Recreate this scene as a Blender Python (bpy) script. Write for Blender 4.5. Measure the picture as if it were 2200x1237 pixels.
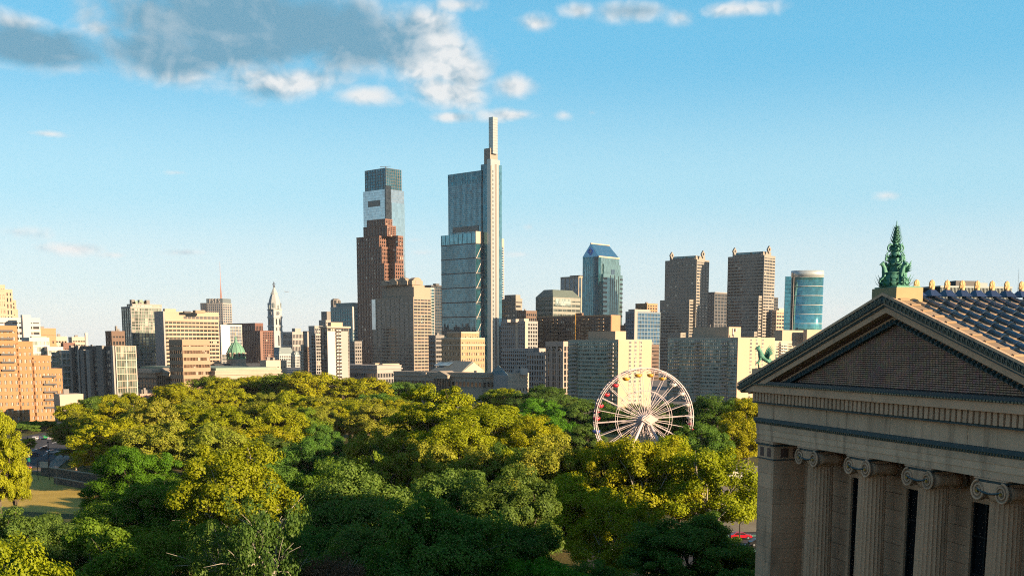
import bpy, math, random
import numpy as np
from mathutils import Vector, Matrix
R_ = math.radians
random.seed(7); rng = np.random.default_rng(7)
sc = bpy.context.scene
COL = sc.collection
for o in list(bpy.data.objects): bpy.data.objects.remove(o)

# ------------------------------------------------------------------ camera (rising-front lens, pitched 8 degrees down)
F, PXC, TH, CH = 2450.0, 1100.0, R_(8.0), 40.0          # focal length and centre in photo pixels, pitch, camera height
PYC = 740.0 + F * math.tan(TH)
cam = bpy.data.cameras.new('camera'); camo = bpy.data.objects.new('camera', cam); COL.objects.link(camo)
camo.location = (0, 0, CH); camo.rotation_euler = (math.pi / 2 - TH, 0, 0)
cam.sensor_width = 36; cam.sensor_fit = 'HORIZONTAL'; cam.lens = 36 * F / 2200
cam.shift_y = (PYC - 618.5) / 2200
cam.clip_start = 1; cam.clip_end = 60000
sc.camera = camo

# ------------------------------------------------------------------ sun and exposure
SUN_AZ, SUN_EL = R_(125), R_(13)                        # azimuth clockwise from the view direction (+Y)
sdir = Vector((math.sin(SUN_AZ) * math.cos(SUN_EL), math.cos(SUN_AZ) * math.cos(SUN_EL), math.sin(SUN_EL)))
sl = bpy.data.lights.new('sun', 'SUN'); sl.energy = 4.9; sl.angle = R_(0.5); sl.color = (1.0, 0.73, 0.47)
so = bpy.data.objects.new('sun', sl); COL.objects.link(so); so.rotation_euler = sdir.to_track_quat('Z', 'Y').to_euler(); so.location = (200, -200, 300)
sc.view_settings.view_transform = 'Standard'; sc.view_settings.look = 'None'
EXPO, SKY_S, HAZE = 1.7, 0.07, .000018
sc.view_settings.exposure = EXPO; sc.view_settings.gamma = 1.0; sc.view_settings.use_curve_mapping = False
sc.render.engine = 'CYCLES'
cy = sc.cycles
cy.max_bounces = 6; cy.diffuse_bounces = 2; cy.glossy_bounces = 3; cy.transmission_bounces = 3; cy.transparent_max_bounces = 4; cy.volume_bounces = 0
cy.filter_width = 1.1; cy.use_denoising = False; cy.caustics_reflective = False; cy.caustics_refractive = False; cy.use_adaptive_sampling = True
try: cy.denoiser = 'OPENIMAGEDENOISE'
except Exception: pass

# ------------------------------------------------------------------ pixel of the photograph -> point in the place at distance Y
cT, sT = math.cos(TH), math.sin(TH)
def pdir(px, py):
    a, b = (px - PXC) / F, (PYC - py) / F
    return Vector((a, cT + b * sT, -sT + b * cT))
def at(px, py, Y):
    d = pdir(px, py); return Vector((0, 0, CH)) + d * (Y / d.y)
def zat(py, Y): return at(PXC, py, Y).z
def ground(px, py, z=0.0):
    d = pdir(px, py); return Vector((0, 0, CH)) + d * ((z - CH) / d.z)
def azel(px, py):
    d = pdir(px, py).normalized(); return math.atan2(d.x, d.y), math.asin(d.z)

# ------------------------------------------------------------------ world: Nishita sky with a deck of cumulus
W = bpy.data.worlds.new('World'); sc.world = W; W.use_nodes = True
W.cycles.sampling_method = 'MANUAL'; W.cycles.sample_map_resolution = 256
nt = W.node_tree; nt.nodes.clear()
def nd(tree, t, **k):
    n = tree.nodes.new(t)
    for a, b in k.items():
        if a == 'ins':
            for i, v in b.items():
                if hasattr(v, 'is_output'): tree.links.new(v, n.inputs[i])
                else: n.inputs[i].default_value = v
        else: setattr(n, a, b)
    return n
def mth(tree, op, a, b=0.0, c=0.0, clamp=False):
    n = nd(tree, 'ShaderNodeMath', operation=op, use_clamp=clamp)
    for i, v in enumerate((a, b, c)):
        if hasattr(v, 'is_output'): tree.links.new(v, n.inputs[i])
        else: n.inputs[i].default_value = v
    return n.outputs[0]
def mixc(tree, f, a, b):
    n = nd(tree, 'ShaderNodeMix', data_type='RGBA')
    for i, v in ((0, f), (6, a), (7, b)):
        if hasattr(v, 'is_output'): tree.links.new(v, n.inputs[i])
        else: n.inputs[i].default_value = v if i == 0 else (tuple(v) + (1,))[:4]
    return n.outputs[2]
def smooth(tree, v, a, b):
    n = nd(tree, 'ShaderNodeMapRange', interpolation_type='SMOOTHSTEP', ins={1: a, 2: b})
    tree.links.new(v, n.inputs[0]); return n.outputs[0]
# sky colour by elevation (radians) as seen in the picture, cloud light and shade
SKYG = [(-.05, (.5, .6, .62)), (.7, (.025, .19, .42)), (0.0, (.73, .80, .84)), (.06, (.60, .79, .89)), (.13, (.38, .73, .90)), (.24, (.13, .54, .83)), (.4, (.05, .32, .6))]
CLW, CLD = (.86, .87, .87), (.17, .37, .51)
CLOUDS = [  # px, py, rx, ry, weight: shaded bodies first, then sunlit heads and small puffs
 (520, 50, 420, 125, 1.45), (330, 110, 210, 75, 1.1), (95, 104, 230, 66, 1.25), (760, 95, 190, 90, 1.0), (575, 205, 80, 26, .4), (1370, 24, 150, 30, .6),
 (40, 52, 110, 42, .85), (215, 62, 70, 36, .8), (905, 105, 165, 100, 1.15), (985, 150, 85, 70, 1.0), (640, 180, 190, 55, .95), (770, 205, 120, 36, .9), (950, 195, 110, 45, .95),
 (1100, 185, 60, 32, .85), (1150, 52, 66, 32, .85), (1238, 24, 52, 28, .9), (1458, 38, 44, 34, .9), (1580, 20, 100, 24, .85),
 (965, 252, 44, 14, .7), (1105, 247, 72, 16, .75), (1212, 248, 30, 17, .7), (1272, 242, 20, 15, .6), (985, 12, 66, 22, .7), (330, 10, 66, 26, .7),
 (1120, 546, 50, 11, .6), (1232, 484, 20, 10, .55), (1137, 488, 20, 12, .55), (905, 543, 55, 11, .55), (30, 498, 75, 18, .55), (155, 535, 80, 14, .6), (400, 542, 65, 9, .55),
 (105, 288, 38, 8, .55), (382, 371, 40, 8, .55), (890, 515, 34, 10, .5), (250, 548, 45, 9, .5), (1905, 420, 20, 8, .35), (1805, 664, 16, 13, .45)]
NDARK = 6
tc = nd(nt, 'ShaderNodeTexCoord')
sep = nd(nt, 'ShaderNodeSeparateXYZ', ins={0: tc.outputs['Generated']})
AZ = mth(nt, 'ARCTAN2', sep.outputs[0], sep.outputs[1]); EL = mth(nt, 'ARCSINE', sep.outputs[2])
PV = nd(nt, 'ShaderNodeCombineXYZ', ins={0: AZ, 1: EL}).outputs[0]
def fbm(off, scale, detail, rough, st, dist=0.0):
    v = nd(nt, 'ShaderNodeVectorMath', operation='ADD', ins={0: PV, 1: (off[0], off[1], 0)}).outputs[0]
    v = nd(nt, 'ShaderNodeVectorMath', operation='MULTIPLY', ins={0: v, 1: (1, st, 1)}).outputs[0]
    return nd(nt, 'ShaderNodeTexNoise', noise_dimensions='2D', ins={'Vector': v, 'Scale': scale, 'Detail': detail, 'Roughness': rough, 'Distortion': dist}).outputs[0]
def billow(off):
    """heaped cumulus relief: rounded cells over cells, warped so that none repeats"""
    v = nd(nt, 'ShaderNodeVectorMath', operation='ADD', ins={0: PV, 1: (off[0], off[1], 0)}).outputs[0]
    w = nd(nt, 'ShaderNodeTexNoise', noise_dimensions='2D', ins={'Vector': v, 'Scale': 16.0, 'Detail': 4.0, 'Roughness': .55}).outputs['Color']
    w = nd(nt, 'ShaderNodeVectorMath', operation='MULTIPLY_ADD', ins={0: w, 1: (.05, .035, 0), 2: v}).outputs[0]
    w = nd(nt, 'ShaderNodeVectorMath', operation='MULTIPLY', ins={0: w, 1: (1, 1.35, 1)}).outputs[0]
    vo = nd(nt, 'ShaderNodeTexVoronoi', voronoi_dimensions='2D', feature='F1', ins={'Vector': w, 'Scale': 24.0, 'Detail': 2.0, 'Roughness': .5, 'Lacunarity': 2.3})
    vo.normalize = True
    return mth(nt, 'MULTIPLY_ADD', vo.outputs['Distance'], -1.6, 1.0)
B1 = billow((0, 0)); B2 = billow((.0065, .0055))
N1 = fbm((0, 0), 10.0, 6.0, .52, 1.4); N0 = fbm((0, 0), 2.3, 2.0, .5, 2.0); N3 = fbm((3.1, 1.7), 8.0, 4.0, .5, 1.6)
f = None; fdark = None
for ic, (x, y, rx, ry, w) in enumerate(CLOUDS):
    ca, ce = azel(x, y); ca2, _ = azel(x + rx, y); _, ce2 = azel(x, y - ry)
    q = nd(nt, 'ShaderNodeVectorMath', operation='MULTIPLY_ADD', ins={0: PV, 1: (1 / abs(ca2 - ca), 1 / abs(ce2 - ce), 0), 2: (-ca / abs(ca2 - ca), -ce / abs(ce2 - ce), 0)}).outputs[0]
    l = nd(nt, 'ShaderNodeVectorMath', operation='LENGTH', ins={0: q}).outputs['Value']
    g = mth(nt, 'MULTIPLY_ADD', l, -w, w)
    f = g if f is None else mth(nt, 'SMOOTH_MAX', f, g, .16)
    if ic == NDARK - 1: fdark = f
# unseen deck all round and overhead, outside the frame, added to whiten ambient light
out_ = mth(nt, 'MAXIMUM', smooth(nt, mth(nt, 'ABSOLUTE', AZ), .5, .8), smooth(nt, EL, .33, .5))
deck = mth(nt, 'MULTIPLY', mth(nt, 'SUBTRACT', N0, .5), 3.0)
deck = mth(nt, 'MULTIPLY_ADD', mth(nt, 'SUBTRACT', 1.0, out_), -2.0, deck)
f = mth(nt, 'SMOOTH_MAX', f, deck, .1); fdark = mth(nt, 'MAXIMUM', fdark, deck)
D0 = mth(nt, 'MULTIPLY_ADD', mth(nt, 'SUBTRACT', N1, .5), 1.5, mth(nt, 'MULTIPLY_ADD', mth(nt, 'SUBTRACT', B1, .5), .55, f))
sky = nd(nt, 'ShaderNodeTexSky', sky_type='NISHITA', sun_disc=False, sun_elevation=SUN_EL, sun_rotation=SUN_AZ, altitude=50, air_density=1.0, dust_density=0.8, ozone_density=1.5)
KS = 1 / (SKY_S * 2 ** EXPO)
ramp = nd(nt, 'ShaderNodeValToRGB'); ramp.color_ramp.interpolation = 'EASE'
rin = nd(nt, 'ShaderNodeMapRange', ins={0: EL, 1: -.05, 2: .7}).outputs[0]; nt.links.new(rin, ramp.inputs[0])
els = ramp.color_ramp.elements
for i, (e_, c_) in enumerate(SKYG):
    p_ = (e_ + .05) / .75
    el_ = els[i] if i < 2 else els.new(p_)
    el_.position = p_; el_.color = (*c_, 1)
rc = nd(nt, 'ShaderNodeVectorMath', operation='SCALE', ins={0: ramp.outputs[0], 'Scale': KS}).outputs[0]
skyb = mixc(nt, .85, sky.outputs[0], rc)
alpha = smooth(nt, D0, -.06, .78)
thick = smooth(nt, mth(nt, 'MULTIPLY_ADD', mth(nt, 'SUBTRACT', N1, .5), .55, fdark), -.12, .7)
grad = mth(nt, 'MULTIPLY', mth(nt, 'SUBTRACT', B1, B2), mth(nt, 'MULTIPLY_ADD', thick, -1.2, 1.65))
soft = mth(nt, 'MULTIPLY', mth(nt, 'SUBTRACT', N3, .5), .7)
lit = mth(nt, 'ADD', mth(nt, 'MULTIPLY_ADD', thick, -.92, mth(nt, 'ADD', soft, .9)), grad, clamp=True)
ccol = mixc(nt, lit, [c_ * KS for c_ in CLD], [c_ * KS for c_ in CLW])
skyc = mixc(nt, mth(nt, 'MULTIPLY', alpha, .93), skyb, ccol)
bg = nd(nt, 'ShaderNodeBackground', ins={0: skyc, 1: SKY_S})
wo = nd(nt, 'ShaderNodeOutputWorld', ins={0: bg.outputs[0]})

# ------------------------------------------------------------------ materials
MATS = {}
def principled(name):
    m = bpy.data.materials.new(name); m.use_nodes = True
    t = m.node_tree; return m, t, t.nodes['Principled BSDF'], t.nodes['Material Output']
ALB = .64
def mat(name, col, rough=.8, metal=0.0, var=.18, scale=.25, spec=.3, bump=0.0, bscale=6.0, objvar=0.0, fine=0.0, streak=0.0):
    """plain surface: base colour with two octaves of grain, optional piece-to-piece variation"""
    if name in MATS: return MATS[name]
    col = tuple(c_ * ALB for c_ in col)
    m, t, b, out = principled(name)
    pos = nd(t, 'ShaderNodeNewGeometry').outputs['Position']
    n = nd(t, 'ShaderNodeTexNoise', ins={'Vector': pos, 'Scale': scale, 'Detail': 5.0, 'Roughness': .65}).outputs[0]
    v = mth(t, 'MULTIPLY_ADD', mth(t, 'SUBTRACT', n, .5), var * 2.4, 1.0)
    if fine:
        n2 = nd(t, 'ShaderNodeTexNoise', ins={'Vector': pos, 'Scale': scale * 14, 'Detail': 3.0}).outputs[0]
        v = mth(t, 'ADD', v, mth(t, 'MULTIPLY', mth(t, 'SUBTRACT', n2, .5), fine * 2))
    if streak:
        ps = nd(t, 'ShaderNodeVectorMath', operation='MULTIPLY', ins={0: pos, 1: (1, 1, .12)}).outputs[0]
        n3 = nd(t, 'ShaderNodeTexNoise', ins={'Vector': ps, 'Scale': 1.3, 'Detail': 5.0, 'Roughness': .6}).outputs[0]
        v = mth(t, 'MULTIPLY', v, mth(t, 'MULTIPLY_ADD', smooth(t, n3, .5, .75), -streak, 1.0))
    if objvar:
        oi = nd(t, 'ShaderNodeObjectInfo').outputs['Random']
        v = mth(t, 'ADD', v, mth(t, 'MULTIPLY', mth(t, 'SUBTRACT', oi, .5), objvar * 2))
    c = nd(t, 'ShaderNodeVectorMath', operation='SCALE', ins={0: col, 'Scale': v}).outputs[0]
    t.links.new(c, b.inputs['Base Color'])
    b.inputs['Roughness'].default_value = rough; b.inputs['Metallic'].default_value = metal; b.inputs['Specular IOR Level'].default_value = spec
    if bump:
        nb = nd(t, 'ShaderNodeTexNoise', ins={'Vector': pos, 'Scale': bscale, 'Detail': 4.0}).outputs[0]
        bp = nd(t, 'ShaderNodeBump', ins={'Strength': bump, 'Distance': .2, 'Height': nb})
        t.links.new(bp.outputs[0], b.inputs['Normal'])
    MATS[name] = m; return m
def glass(name, col, refl=.55, rough=.06, cell=(3.2, 3.2, 3.6), var=.5, ang=48.0, pale=0.0, tilt=.012):
    """window glass seen from outside: dark interior, sky reflection, pane-to-pane differences (blinds, slight tilt)"""
    if name in MATS: return MATS[name]
    m, t, b, out = principled(name)
    g = nd(t, 'ShaderNodeNewGeometry')
    mp = nd(t, 'ShaderNodeVectorRotate', rotation_type='Z_AXIS', ins={'Vector': g.outputs['Position'], 'Angle': R_(-ang)}).outputs[0]
    mp = nd(t, 'ShaderNodeVectorMath', operation='DIVIDE', ins={0: mp, 1: cell}).outputs[0]
    fl = nd(t, 'ShaderNodeVectorMath', operation='FLOOR', ins={0: mp}).outputs[0]
    wn = nd(t, 'ShaderNodeTexWhiteNoise', noise_dimensions='3D', ins={'Vector': fl})
    v = mth(t, 'MULTIPLY_ADD', wn.outputs['Value'], var * 2, 1 - var)
    c = nd(t, 'ShaderNodeVectorMath', operation='SCALE', ins={0: col, 'Scale': v}).outputs[0]
    if pale:
        k = mth(t, 'GREATER_THAN', nd(t, 'ShaderNodeTexWhiteNoise', noise_dimensions='3D', ins={'Vector': nd(t, 'ShaderNodeVectorMath', operation='ADD', ins={0: fl, 1: (17.3, 5.1, 3.7)}).outputs[0]}).outputs['Value'], 1 - pale)
        c = mixc(t, mth(t, 'MULTIPLY', k, .8), c, (.5, .46, .38))
    t.links.new(c, b.inputs['Base Color'])
    b.inputs['Metallic'].default_value = refl; b.inputs['Roughness'].default_value = rough; b.inputs['Specular IOR Level'].default_value = .8
    # each pane is set a hair out of true
    off = nd(t, 'ShaderNodeVectorMath', operation='SUBTRACT', ins={0: wn.outputs['Color'], 1: (.5, .5, .5)}).outputs[0]
    off = nd(t, 'ShaderNodeVectorMath', operation='SCALE', ins={0: off, 'Scale': tilt}).outputs[0]
    nn = nd(t, 'ShaderNodeVectorMath', operation='ADD', ins={0: g.outputs['Normal'], 1: off}).outputs[0]
    nn = nd(t, 'ShaderNodeVectorMath', operation='NORMALIZE', ins={0: nn}).outputs[0]
    t.links.new(nn, b.inputs['Normal'])
    MATS[name] = m; return m

# ------------------------------------------------------------------ mesh builders
class MB:
    def __init__(s): s.v = []; s.f = []
    def add(s, vs, fs):
        n = len(s.v); s.v += [tuple(p) for p in vs]; s.f += [tuple(i + n for i in f) for f in fs]; return s
    def box(s, x0, x1, y0, y1, z0, z1):
        return s.add([(x0, y0, z0), (x1, y0, z0), (x1, y1, z0), (x0, y1, z0), (x0, y0, z1), (x1, y0, z1), (x1, y1, z1), (x0, y1, z1)],
                     [(3, 2, 1, 0), (4, 5, 6, 7), (0, 1, 5, 4), (1, 2, 6, 5), (2, 3, 7, 6), (3, 0, 4, 7)])
    def prism(s, poly, z0, z1, top=None):
        """counter-clockwise 2D polygon pulled up from z0 to z1; top = scale of the upper outline about its centroid"""
        n = len(poly); cx = sum(p[0] for p in poly) / n; cyy = sum(p[1] for p in poly) / n; k = 1 if top is None else top
        a = [(p[0], p[1], z0) for p in poly] + [(cx + (p[0] - cx) * k, cyy + (p[1] - cyy) * k, z1) for p in poly]
        return s.add(a, [tuple(range(n))[::-1], tuple(range(n, 2 * n))] + [(i, (i + 1) % n, n + (i + 1) % n, n + i) for i in range(n)])
    def slab(s, poly, y0, y1):
        """polygon in x,z (counter-clockwise seen from -y) with depth y0..y1"""
        n = len(poly); a = [(p[0], y0, p[1]) for p in poly] + [(p[0], y1, p[1]) for p in poly]
        return s.add(a, [tuple(range(n)), tuple(range(n, 2 * n))[::-1]] + [((i + 1) % n, i, n + i, n + (i + 1) % n) for i in range(n)])
    def tube(s, p0, p1, r0, r1=None, n=8, cap=True):
        p0, p1 = Vector(p0), Vector(p1); r1 = r0 if r1 is None else r1
        w = (p1 - p0).normalized(); u = w.orthogonal().normalized(); t = w.cross(u)
        a = [p0 + (u * math.cos(2 * math.pi * i / n) + t * math.sin(2 * math.pi * i / n)) * r0 for i in range(n)]
        b = [p1 + (u * math.cos(2 * math.pi * i / n) + t * math.sin(2 * math.pi * i / n)) * r1 for i in range(n)]
        fs = [(i, (i + 1) % n, n + (i + 1) % n, n + i) for i in range(n)]
        if cap: fs += [tuple(range(n))[::-1], tuple(range(n, 2 * n))]
        return s.add(a + b, fs)
    def path(s, pts, rad, n=6, closed=False):
        pts = [Vector(p) for p in pts]; m = len(pts); rr = rad if hasattr(rad, '__len__') else [rad] * m
        vs = []; prev = None
        for i, p in enumerate(pts):
            a = pts[(i - 1) % m] if (closed or i > 0) else p; b = pts[(i + 1) % m] if (closed or i < m - 1) else p
            w = (b - a).normalized()
            u = (prev - w * prev.dot(w)).normalized() if prev is not None and (prev - w * prev.dot(w)).length > 1e-5 else w.orthogonal().normalized()
            prev = u; t = w.cross(u)
            vs += [p + (u * math.cos(2 * math.pi * j / n) + t * math.sin(2 * math.pi * j / n)) * rr[i] for j in range(n)]
        fs = []
        for i in range(m if closed else m - 1):
            k = (i + 1) % m
            fs += [(i * n + j, i * n + (j + 1) % n, k * n + (j + 1) % n, k * n + j) for j in range(n)]
        if not closed: fs += [tuple(range(n))[::-1], tuple(range((m - 1) * n, m * n))]
        return s.add(vs, fs)
    def lathe(s, prof, n=16, rot=0.0, cx=0, cy=0, sq=1.0):
        """profile of (radius, z) turned about z"""
        m = len(prof); vs = []
        for r, z in prof: vs += [(cx + r * math.cos(rot + 2 * math.pi * j / n), cy + r * sq * math.sin(rot + 2 * math.pi * j / n), z) for j in range(n)]
        fs = [(i * n + j, i * n + (j + 1) % n, (i + 1) * n + (j + 1) % n, (i + 1) * n + j) for i in range(m - 1) for j in range(n)]
        fs += [tuple(range(n))[::-1], tuple(range((m - 1) * n, m * n))]
        return s.add(vs, fs)
    def mesh(s, name, m=None, smooth=False):
        me = bpy.data.meshes.new(name); me.from_pydata(s.v, [], s.f); me.update()
        if m: me.materials.append(m)
        if smooth: me.shade_smooth()
        return me
def obj(name, me, parent=None, loc=(0, 0, 0), rot=(0, 0, 0), scale=(1, 1, 1), stuff=False, m=None):
    o = bpy.data.objects.new(name, me); COL.objects.link(o)
    o.location = loc; o.rotation_euler = rot; o.scale = scale
    if parent is not None: o.parent = parent
    if stuff: o['kind'] = 'stuff'
    if m is not None and me.materials:
        o.material_slots[0].link = 'OBJECT'; o.material_slots[0].material = m
    return o
LABELS = {}
def tag(o, label, cat, group=None):
    o['label'] = label; o['category'] = cat
    if group: o['group'] = group
    LABELS[label] = LABELS.get(label, 0) + 1
    return o
def thing(name, label, cat, loc=(0, 0, 0), rz=0.0, group=None):
    o = bpy.data.objects.new(name, None); COL.objects.link(o); o.empty_display_size = .1
    o.location = loc; o.rotation_euler = (0, 0, rz); return tag(o, label, cat, group)
def struct(name, me, loc=(0, 0, 0)):
    o = obj(name, me, None, loc); o['kind'] = 'structure'; return o
CUBES = {}
def cube(name, m, parent, x0, x1, y0, y1, z0, z1, stuff=False):
    """box piece: every box of one material shares one unit cube"""
    if m.name not in CUBES:
        CUBES[m.name] = MB().box(-.5, .5, -.5, .5, -.5, .5).mesh('block_' + m.name, m)
    return obj(name, CUBES[m.name], parent, ((x0 + x1) / 2, (y0 + y1) / 2, (z0 + z1) / 2), (0, 0, 0), (x1 - x0, y1 - y0, z1 - z0), stuff)
def skinned(name, pts, edges, m, parent, loc=(0, 0, 0), rot=(0, 0, 0), scale=1.0, sub=1):
    """continuous body grown from a skeleton: pts = (x, y, z, radius)"""
    me = bpy.data.meshes.new(name); me.from_pydata([p[:3] for p in pts], edges, []); me.update(); me.materials.append(m)
    o = obj(name, me, parent, loc, rot, (scale,) * 3)
    md = o.modifiers.new('skin', 'SKIN'); sv = me.skin_vertices[0].data
    for i, p in enumerate(pts): sv[i].radius = (p[3], p[3]); sv[i].use_root = (i == 0)
    md.use_smooth_shade = True
    o.modifiers.new('sub', 'SUBSURF').levels = sub; o.modifiers['sub'].render_levels = sub
    return o

# ================================================================== terrain, lawn, roads
def hill(x, y):
    dx = max(12 - x, 0, x - 150); dy = max(-80 - y, 0, y - 95); s = math.hypot(dx, dy)
    t = min(max((s - 4) / 62, 0), 1); return 13.0 * (1 - t * t * (3 - 2 * t))
def ground_mat():
    m, t, b, out = principled('park_grass')
    g = nd(t, 'ShaderNodeNewGeometry').outputs['Position']
    n1 = nd(t, 'ShaderNodeTexNoise', ins={'Vector': g, 'Scale': .035, 'Detail': 6.0, 'Roughness': .6}).outputs[0]
    n2 = nd(t, 'ShaderNodeTexNoise', ins={'Vector': g, 'Scale': 1.7, 'Detail': 6.0, 'Roughness': .7}).outputs[0]
    c = mixc(t, smooth(t, n1, .38, .62), (.085, .085, .028), (.17, .125, .045))
    c = mixc(t, smooth(t, n2, .3, .75), c, (.05, .06, .02))
    y = nd(t, 'ShaderNodeSeparateXYZ', ins={0: g}).outputs[1]
    c = mixc(t, smooth(t, y, 620, 760), c, (.16, .15, .14))
    t.links.new(c, b.inputs['Base Color']); b.inputs['Roughness'].default_value = .95; b.inputs['Specular IOR Level'].default_value = .1
    bp = nd(t, 'ShaderNodeBump', ins={'Strength': .6, 'Distance': .3, 'Height': n2}); t.links.new(bp.outputs[0], b.inputs['Normal'])
    return m
xs = [-40000, -6000, -1200, -600] + list(range(-400, 401, 10)) + [600, 1200, 6000, 40000]
ys = [-6000, -900, -300] + list(range(-200, 701, 10)) + [1000, 2500, 6000, 40000]
gb = MB()
gb.v = [(x, y, hill(x, y)) for y in ys for x in xs]
gb.f = [(j * len(xs) + i, j * len(xs) + i + 1, (j + 1) * len(xs) + i + 1, (j + 1) * len(xs) + i) for j in range(len(ys) - 1) for i in range(len(xs) - 1)]
struct('ground', gb.mesh('ground', ground_mat(), True))
ASPH = mat('asphalt', (.055, .055, .06), .9, var=.25, scale=.12, fine=.15)
PAVE = mat('pavement', (.33, .29, .24), .9, var=.2, scale=.15, fine=.12)
WHITE = mat('road_paint', (.75, .73, .68), .8, var=.12, scale=1.5)
LAWN = mat('dry_lawn', (.62, .44, .1), .95, var=.35, scale=.09, spec=.1, bump=.5, bscale=2.5, fine=.2)
def sheet(name, px, z, m, kind='structure', parent=None):
    pts = [ground(x, y) for x, y in px]
    o = obj(name, MB().add([(p.x, p.y, z) for p in pts], [tuple(range(len(pts)))]).mesh(name, m), parent)
    o['kind'] = kind; return o
sheet('lawn', [(-60, 1092), (-60, 1030), (60, 1018), (150, 1030), (230, 1046), (260, 1075), (180, 1105)], .012, LAWN)
sheet('road', [(-80, 996), (-80, 955), (40, 940), (90, 929), (260, 929), (420, 950), (440, 962), (180, 956), (128, 975), (100, 1003), (20, 1008)], .02, ASPH)
sheet('pavement', [(100, 1003), (128, 975), (180, 956), (440, 962), (440, 968), (185, 966), (150, 985), (120, 1008)], .12, PAVE)
sheet('plaza', [(390, 1070), (400, 1010), (470, 985), (560, 1000), (620, 1040), (560, 1080)], .016, PAVE)
sheet('path', [(575, 1016), (650, 998), (700, 990), (700, 997), (655, 1006), (580, 1026)], .03, PAVE)
sheet('road', [(1240, 1200), (1290, 1172), (1500, 1144), (1760, 1140), (1760, 1216), (1540, 1222), (1300, 1240)], .02, ASPH)
GREENLANE = mat('green_lane', (.16, .33, .22), .85, var=.15, scale=.6)
sheet('cycle_lane', [(1540, 1149), (1680, 1147), (1680, 1151), (1540, 1153)], .026, GREENLANE)
sheet('cycle_lane', [(1540, 1180), (1680, 1179), (1680, 1185), (1540, 1186)], .026, GREENLANE)
for k in range(9):
    x = 1545 + k * 16; sheet('lane_mark', [(x, 1168), (x + 9, 1168), (x + 9, 1169.4), (x, 1169.4)], .026, WHITE)
sheet('lane_line', [(1540, 1177), (1680, 1176), (1680, 1177), (1540, 1178)], .026, WHITE)
for (x0, y0, x1, y1) in [(66, 968, 80, 963), (88, 960, 101, 955), (92, 978, 104, 971), (112, 951, 126, 947)]:
    sheet('lane_mark', [(x0, y0 + 1), (x1, y1 + 1), (x1, y1), (x0, y0)], .026, WHITE)
sheet('pavement', [(1480, 1145), (1500, 1118), (1760, 1112), (1760, 1141)], .12, mat('dry_verge', (.3, .25, .16), .95, var=.3, scale=.2, fine=.2))
sheet('plaza', [(1240, 1090), (1270, 1000), (1660, 1000), (1660, 1100)], .016, PAVE)

# ================================================================== facade kit
def bld(name, label, cat, xc, yt, d, a=42.0, group=None):
    """a building: Empty at its near corner; local x runs along the right-hand face, local y along the left-hand one"""
    P = at(xc, yt, d); e = thing(name, label, cat, (P.x, P.y, 0), R_(90 - a), group)
    s, c = math.sin(R_(a)), math.cos(R_(a))
    return dict(e=e, P=P, d=d, Rv=(s, c), Lv=(-c, s), n=name)
def along(P, v, px, z):
    k = (px - PXC) / F; dep = P.y * cT - (z - CH) * sT
    return (k * dep - P.x) / (v[0] - k * v[1] * cT)
def tier(B, xl, xc, xr, yt, yb=None, d=None):
    """box whose left edge, near corner and right edge show at photo columns xl, xc, xr and whose top shows at row yt"""
    d = d or B['d']; P = at(xc, yt, d); z1 = P.z; z0 = 0.0 if yb is None else zat(yb, d)
    wr = max(along(P, B['Rv'], xr, z1), 1.0); wl = max(along(P, B['Lv'], xl, z1), 1.0)
    dx, dy = P.x - B['P'].x, P.y - B['P'].y
    x0 = dx * B['Rv'][0] + dy * B['Rv'][1]; y0 = dx * B['Lv'][0] + dy * B['Lv'][1]
    return dict(x0=x0, x1=x0 + wr, y0=y0, y1=y0 + wl, z0=z0, z1=z1, w=xr - xl)
def skin(B, T, wall, glz, fl, br, bl, bf=.4, pf=.3, proud=.5, indiv=None, cap=1.2, zs=None, capmat=None, pname='pier'):
    """glazed core behind proud spandrels (one per floor) and piers (one per bay)"""
    e = B['e']; x0, x1, y0, y1, z0, z1 = (T[k] for k in ('x0', 'x1', 'y0', 'y1', 'z0', 'z1'))
    if indiv is None: indiv = T['w'] > 62
    cube('glazing', glz, e, x0, x1, y0, y1, z0, z1 - .05)
    zb = z0 if zs is None else zs; fh = (z1 - zb) / max(fl, 1); th = fh * bf; p = proud; q = proud * .86
    def put(nm, *b):
        if indiv: cube(nm, wall, e, *b)
        else: M.box(*b)
    M = MB()
    if bf > 0:
        for i in range(fl + 1):
            zc = zb + i * fh; lo, hi = (zc - th / 2, zc + th / 2) if i < fl else (zc - th, zc)
            put('spandrel', x0 - p, x1 + p, y0 - p, y1 + p, max(lo, z0), hi)
    if pf > 0:
        for n, L0, L1, face in ((br, x0, x1, 'r'), (bl, y0, y1, 'l')):
            if not n: continue
            bw = (L1 - L0) / n; w = bw * pf
            for i in range(n + 1):
                c = L0 + i * bw; a_, b_ = c - w / 2, c + w / 2
                if i == 0: a_ = c - q + .002 if face == 'r' else c - q + .004
                if i == n: b_ = c + q
                if face == 'r': put(pname, a_, b_, y0 - q, y0 + .3, z0, z1 - .02)
                else: put(pname, x0 - q - .003, x0 + .3, a_ + .4, b_ + (.4 if i < n else 0), z0, z1 - .03)
    if not indiv and M.v: obj('window_grid', M.mesh('window_grid', wall), e, stuff=True)
    if cap: cube('parapet', capmat or wall, e, x0 - p * 1.1, x1 + p * 1.1, y0 - p * 1.1, y1 + p * 1.1, z1, z1 + cap)
def block(B, T, m, name='wall_block', cap=0, g=0.0):
    return cube(name, m, B['e'], T['x0'] - g, T['x1'] + g, T['y0'] - g, T['y1'] + g, T['z0'], T['z1'])
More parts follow.
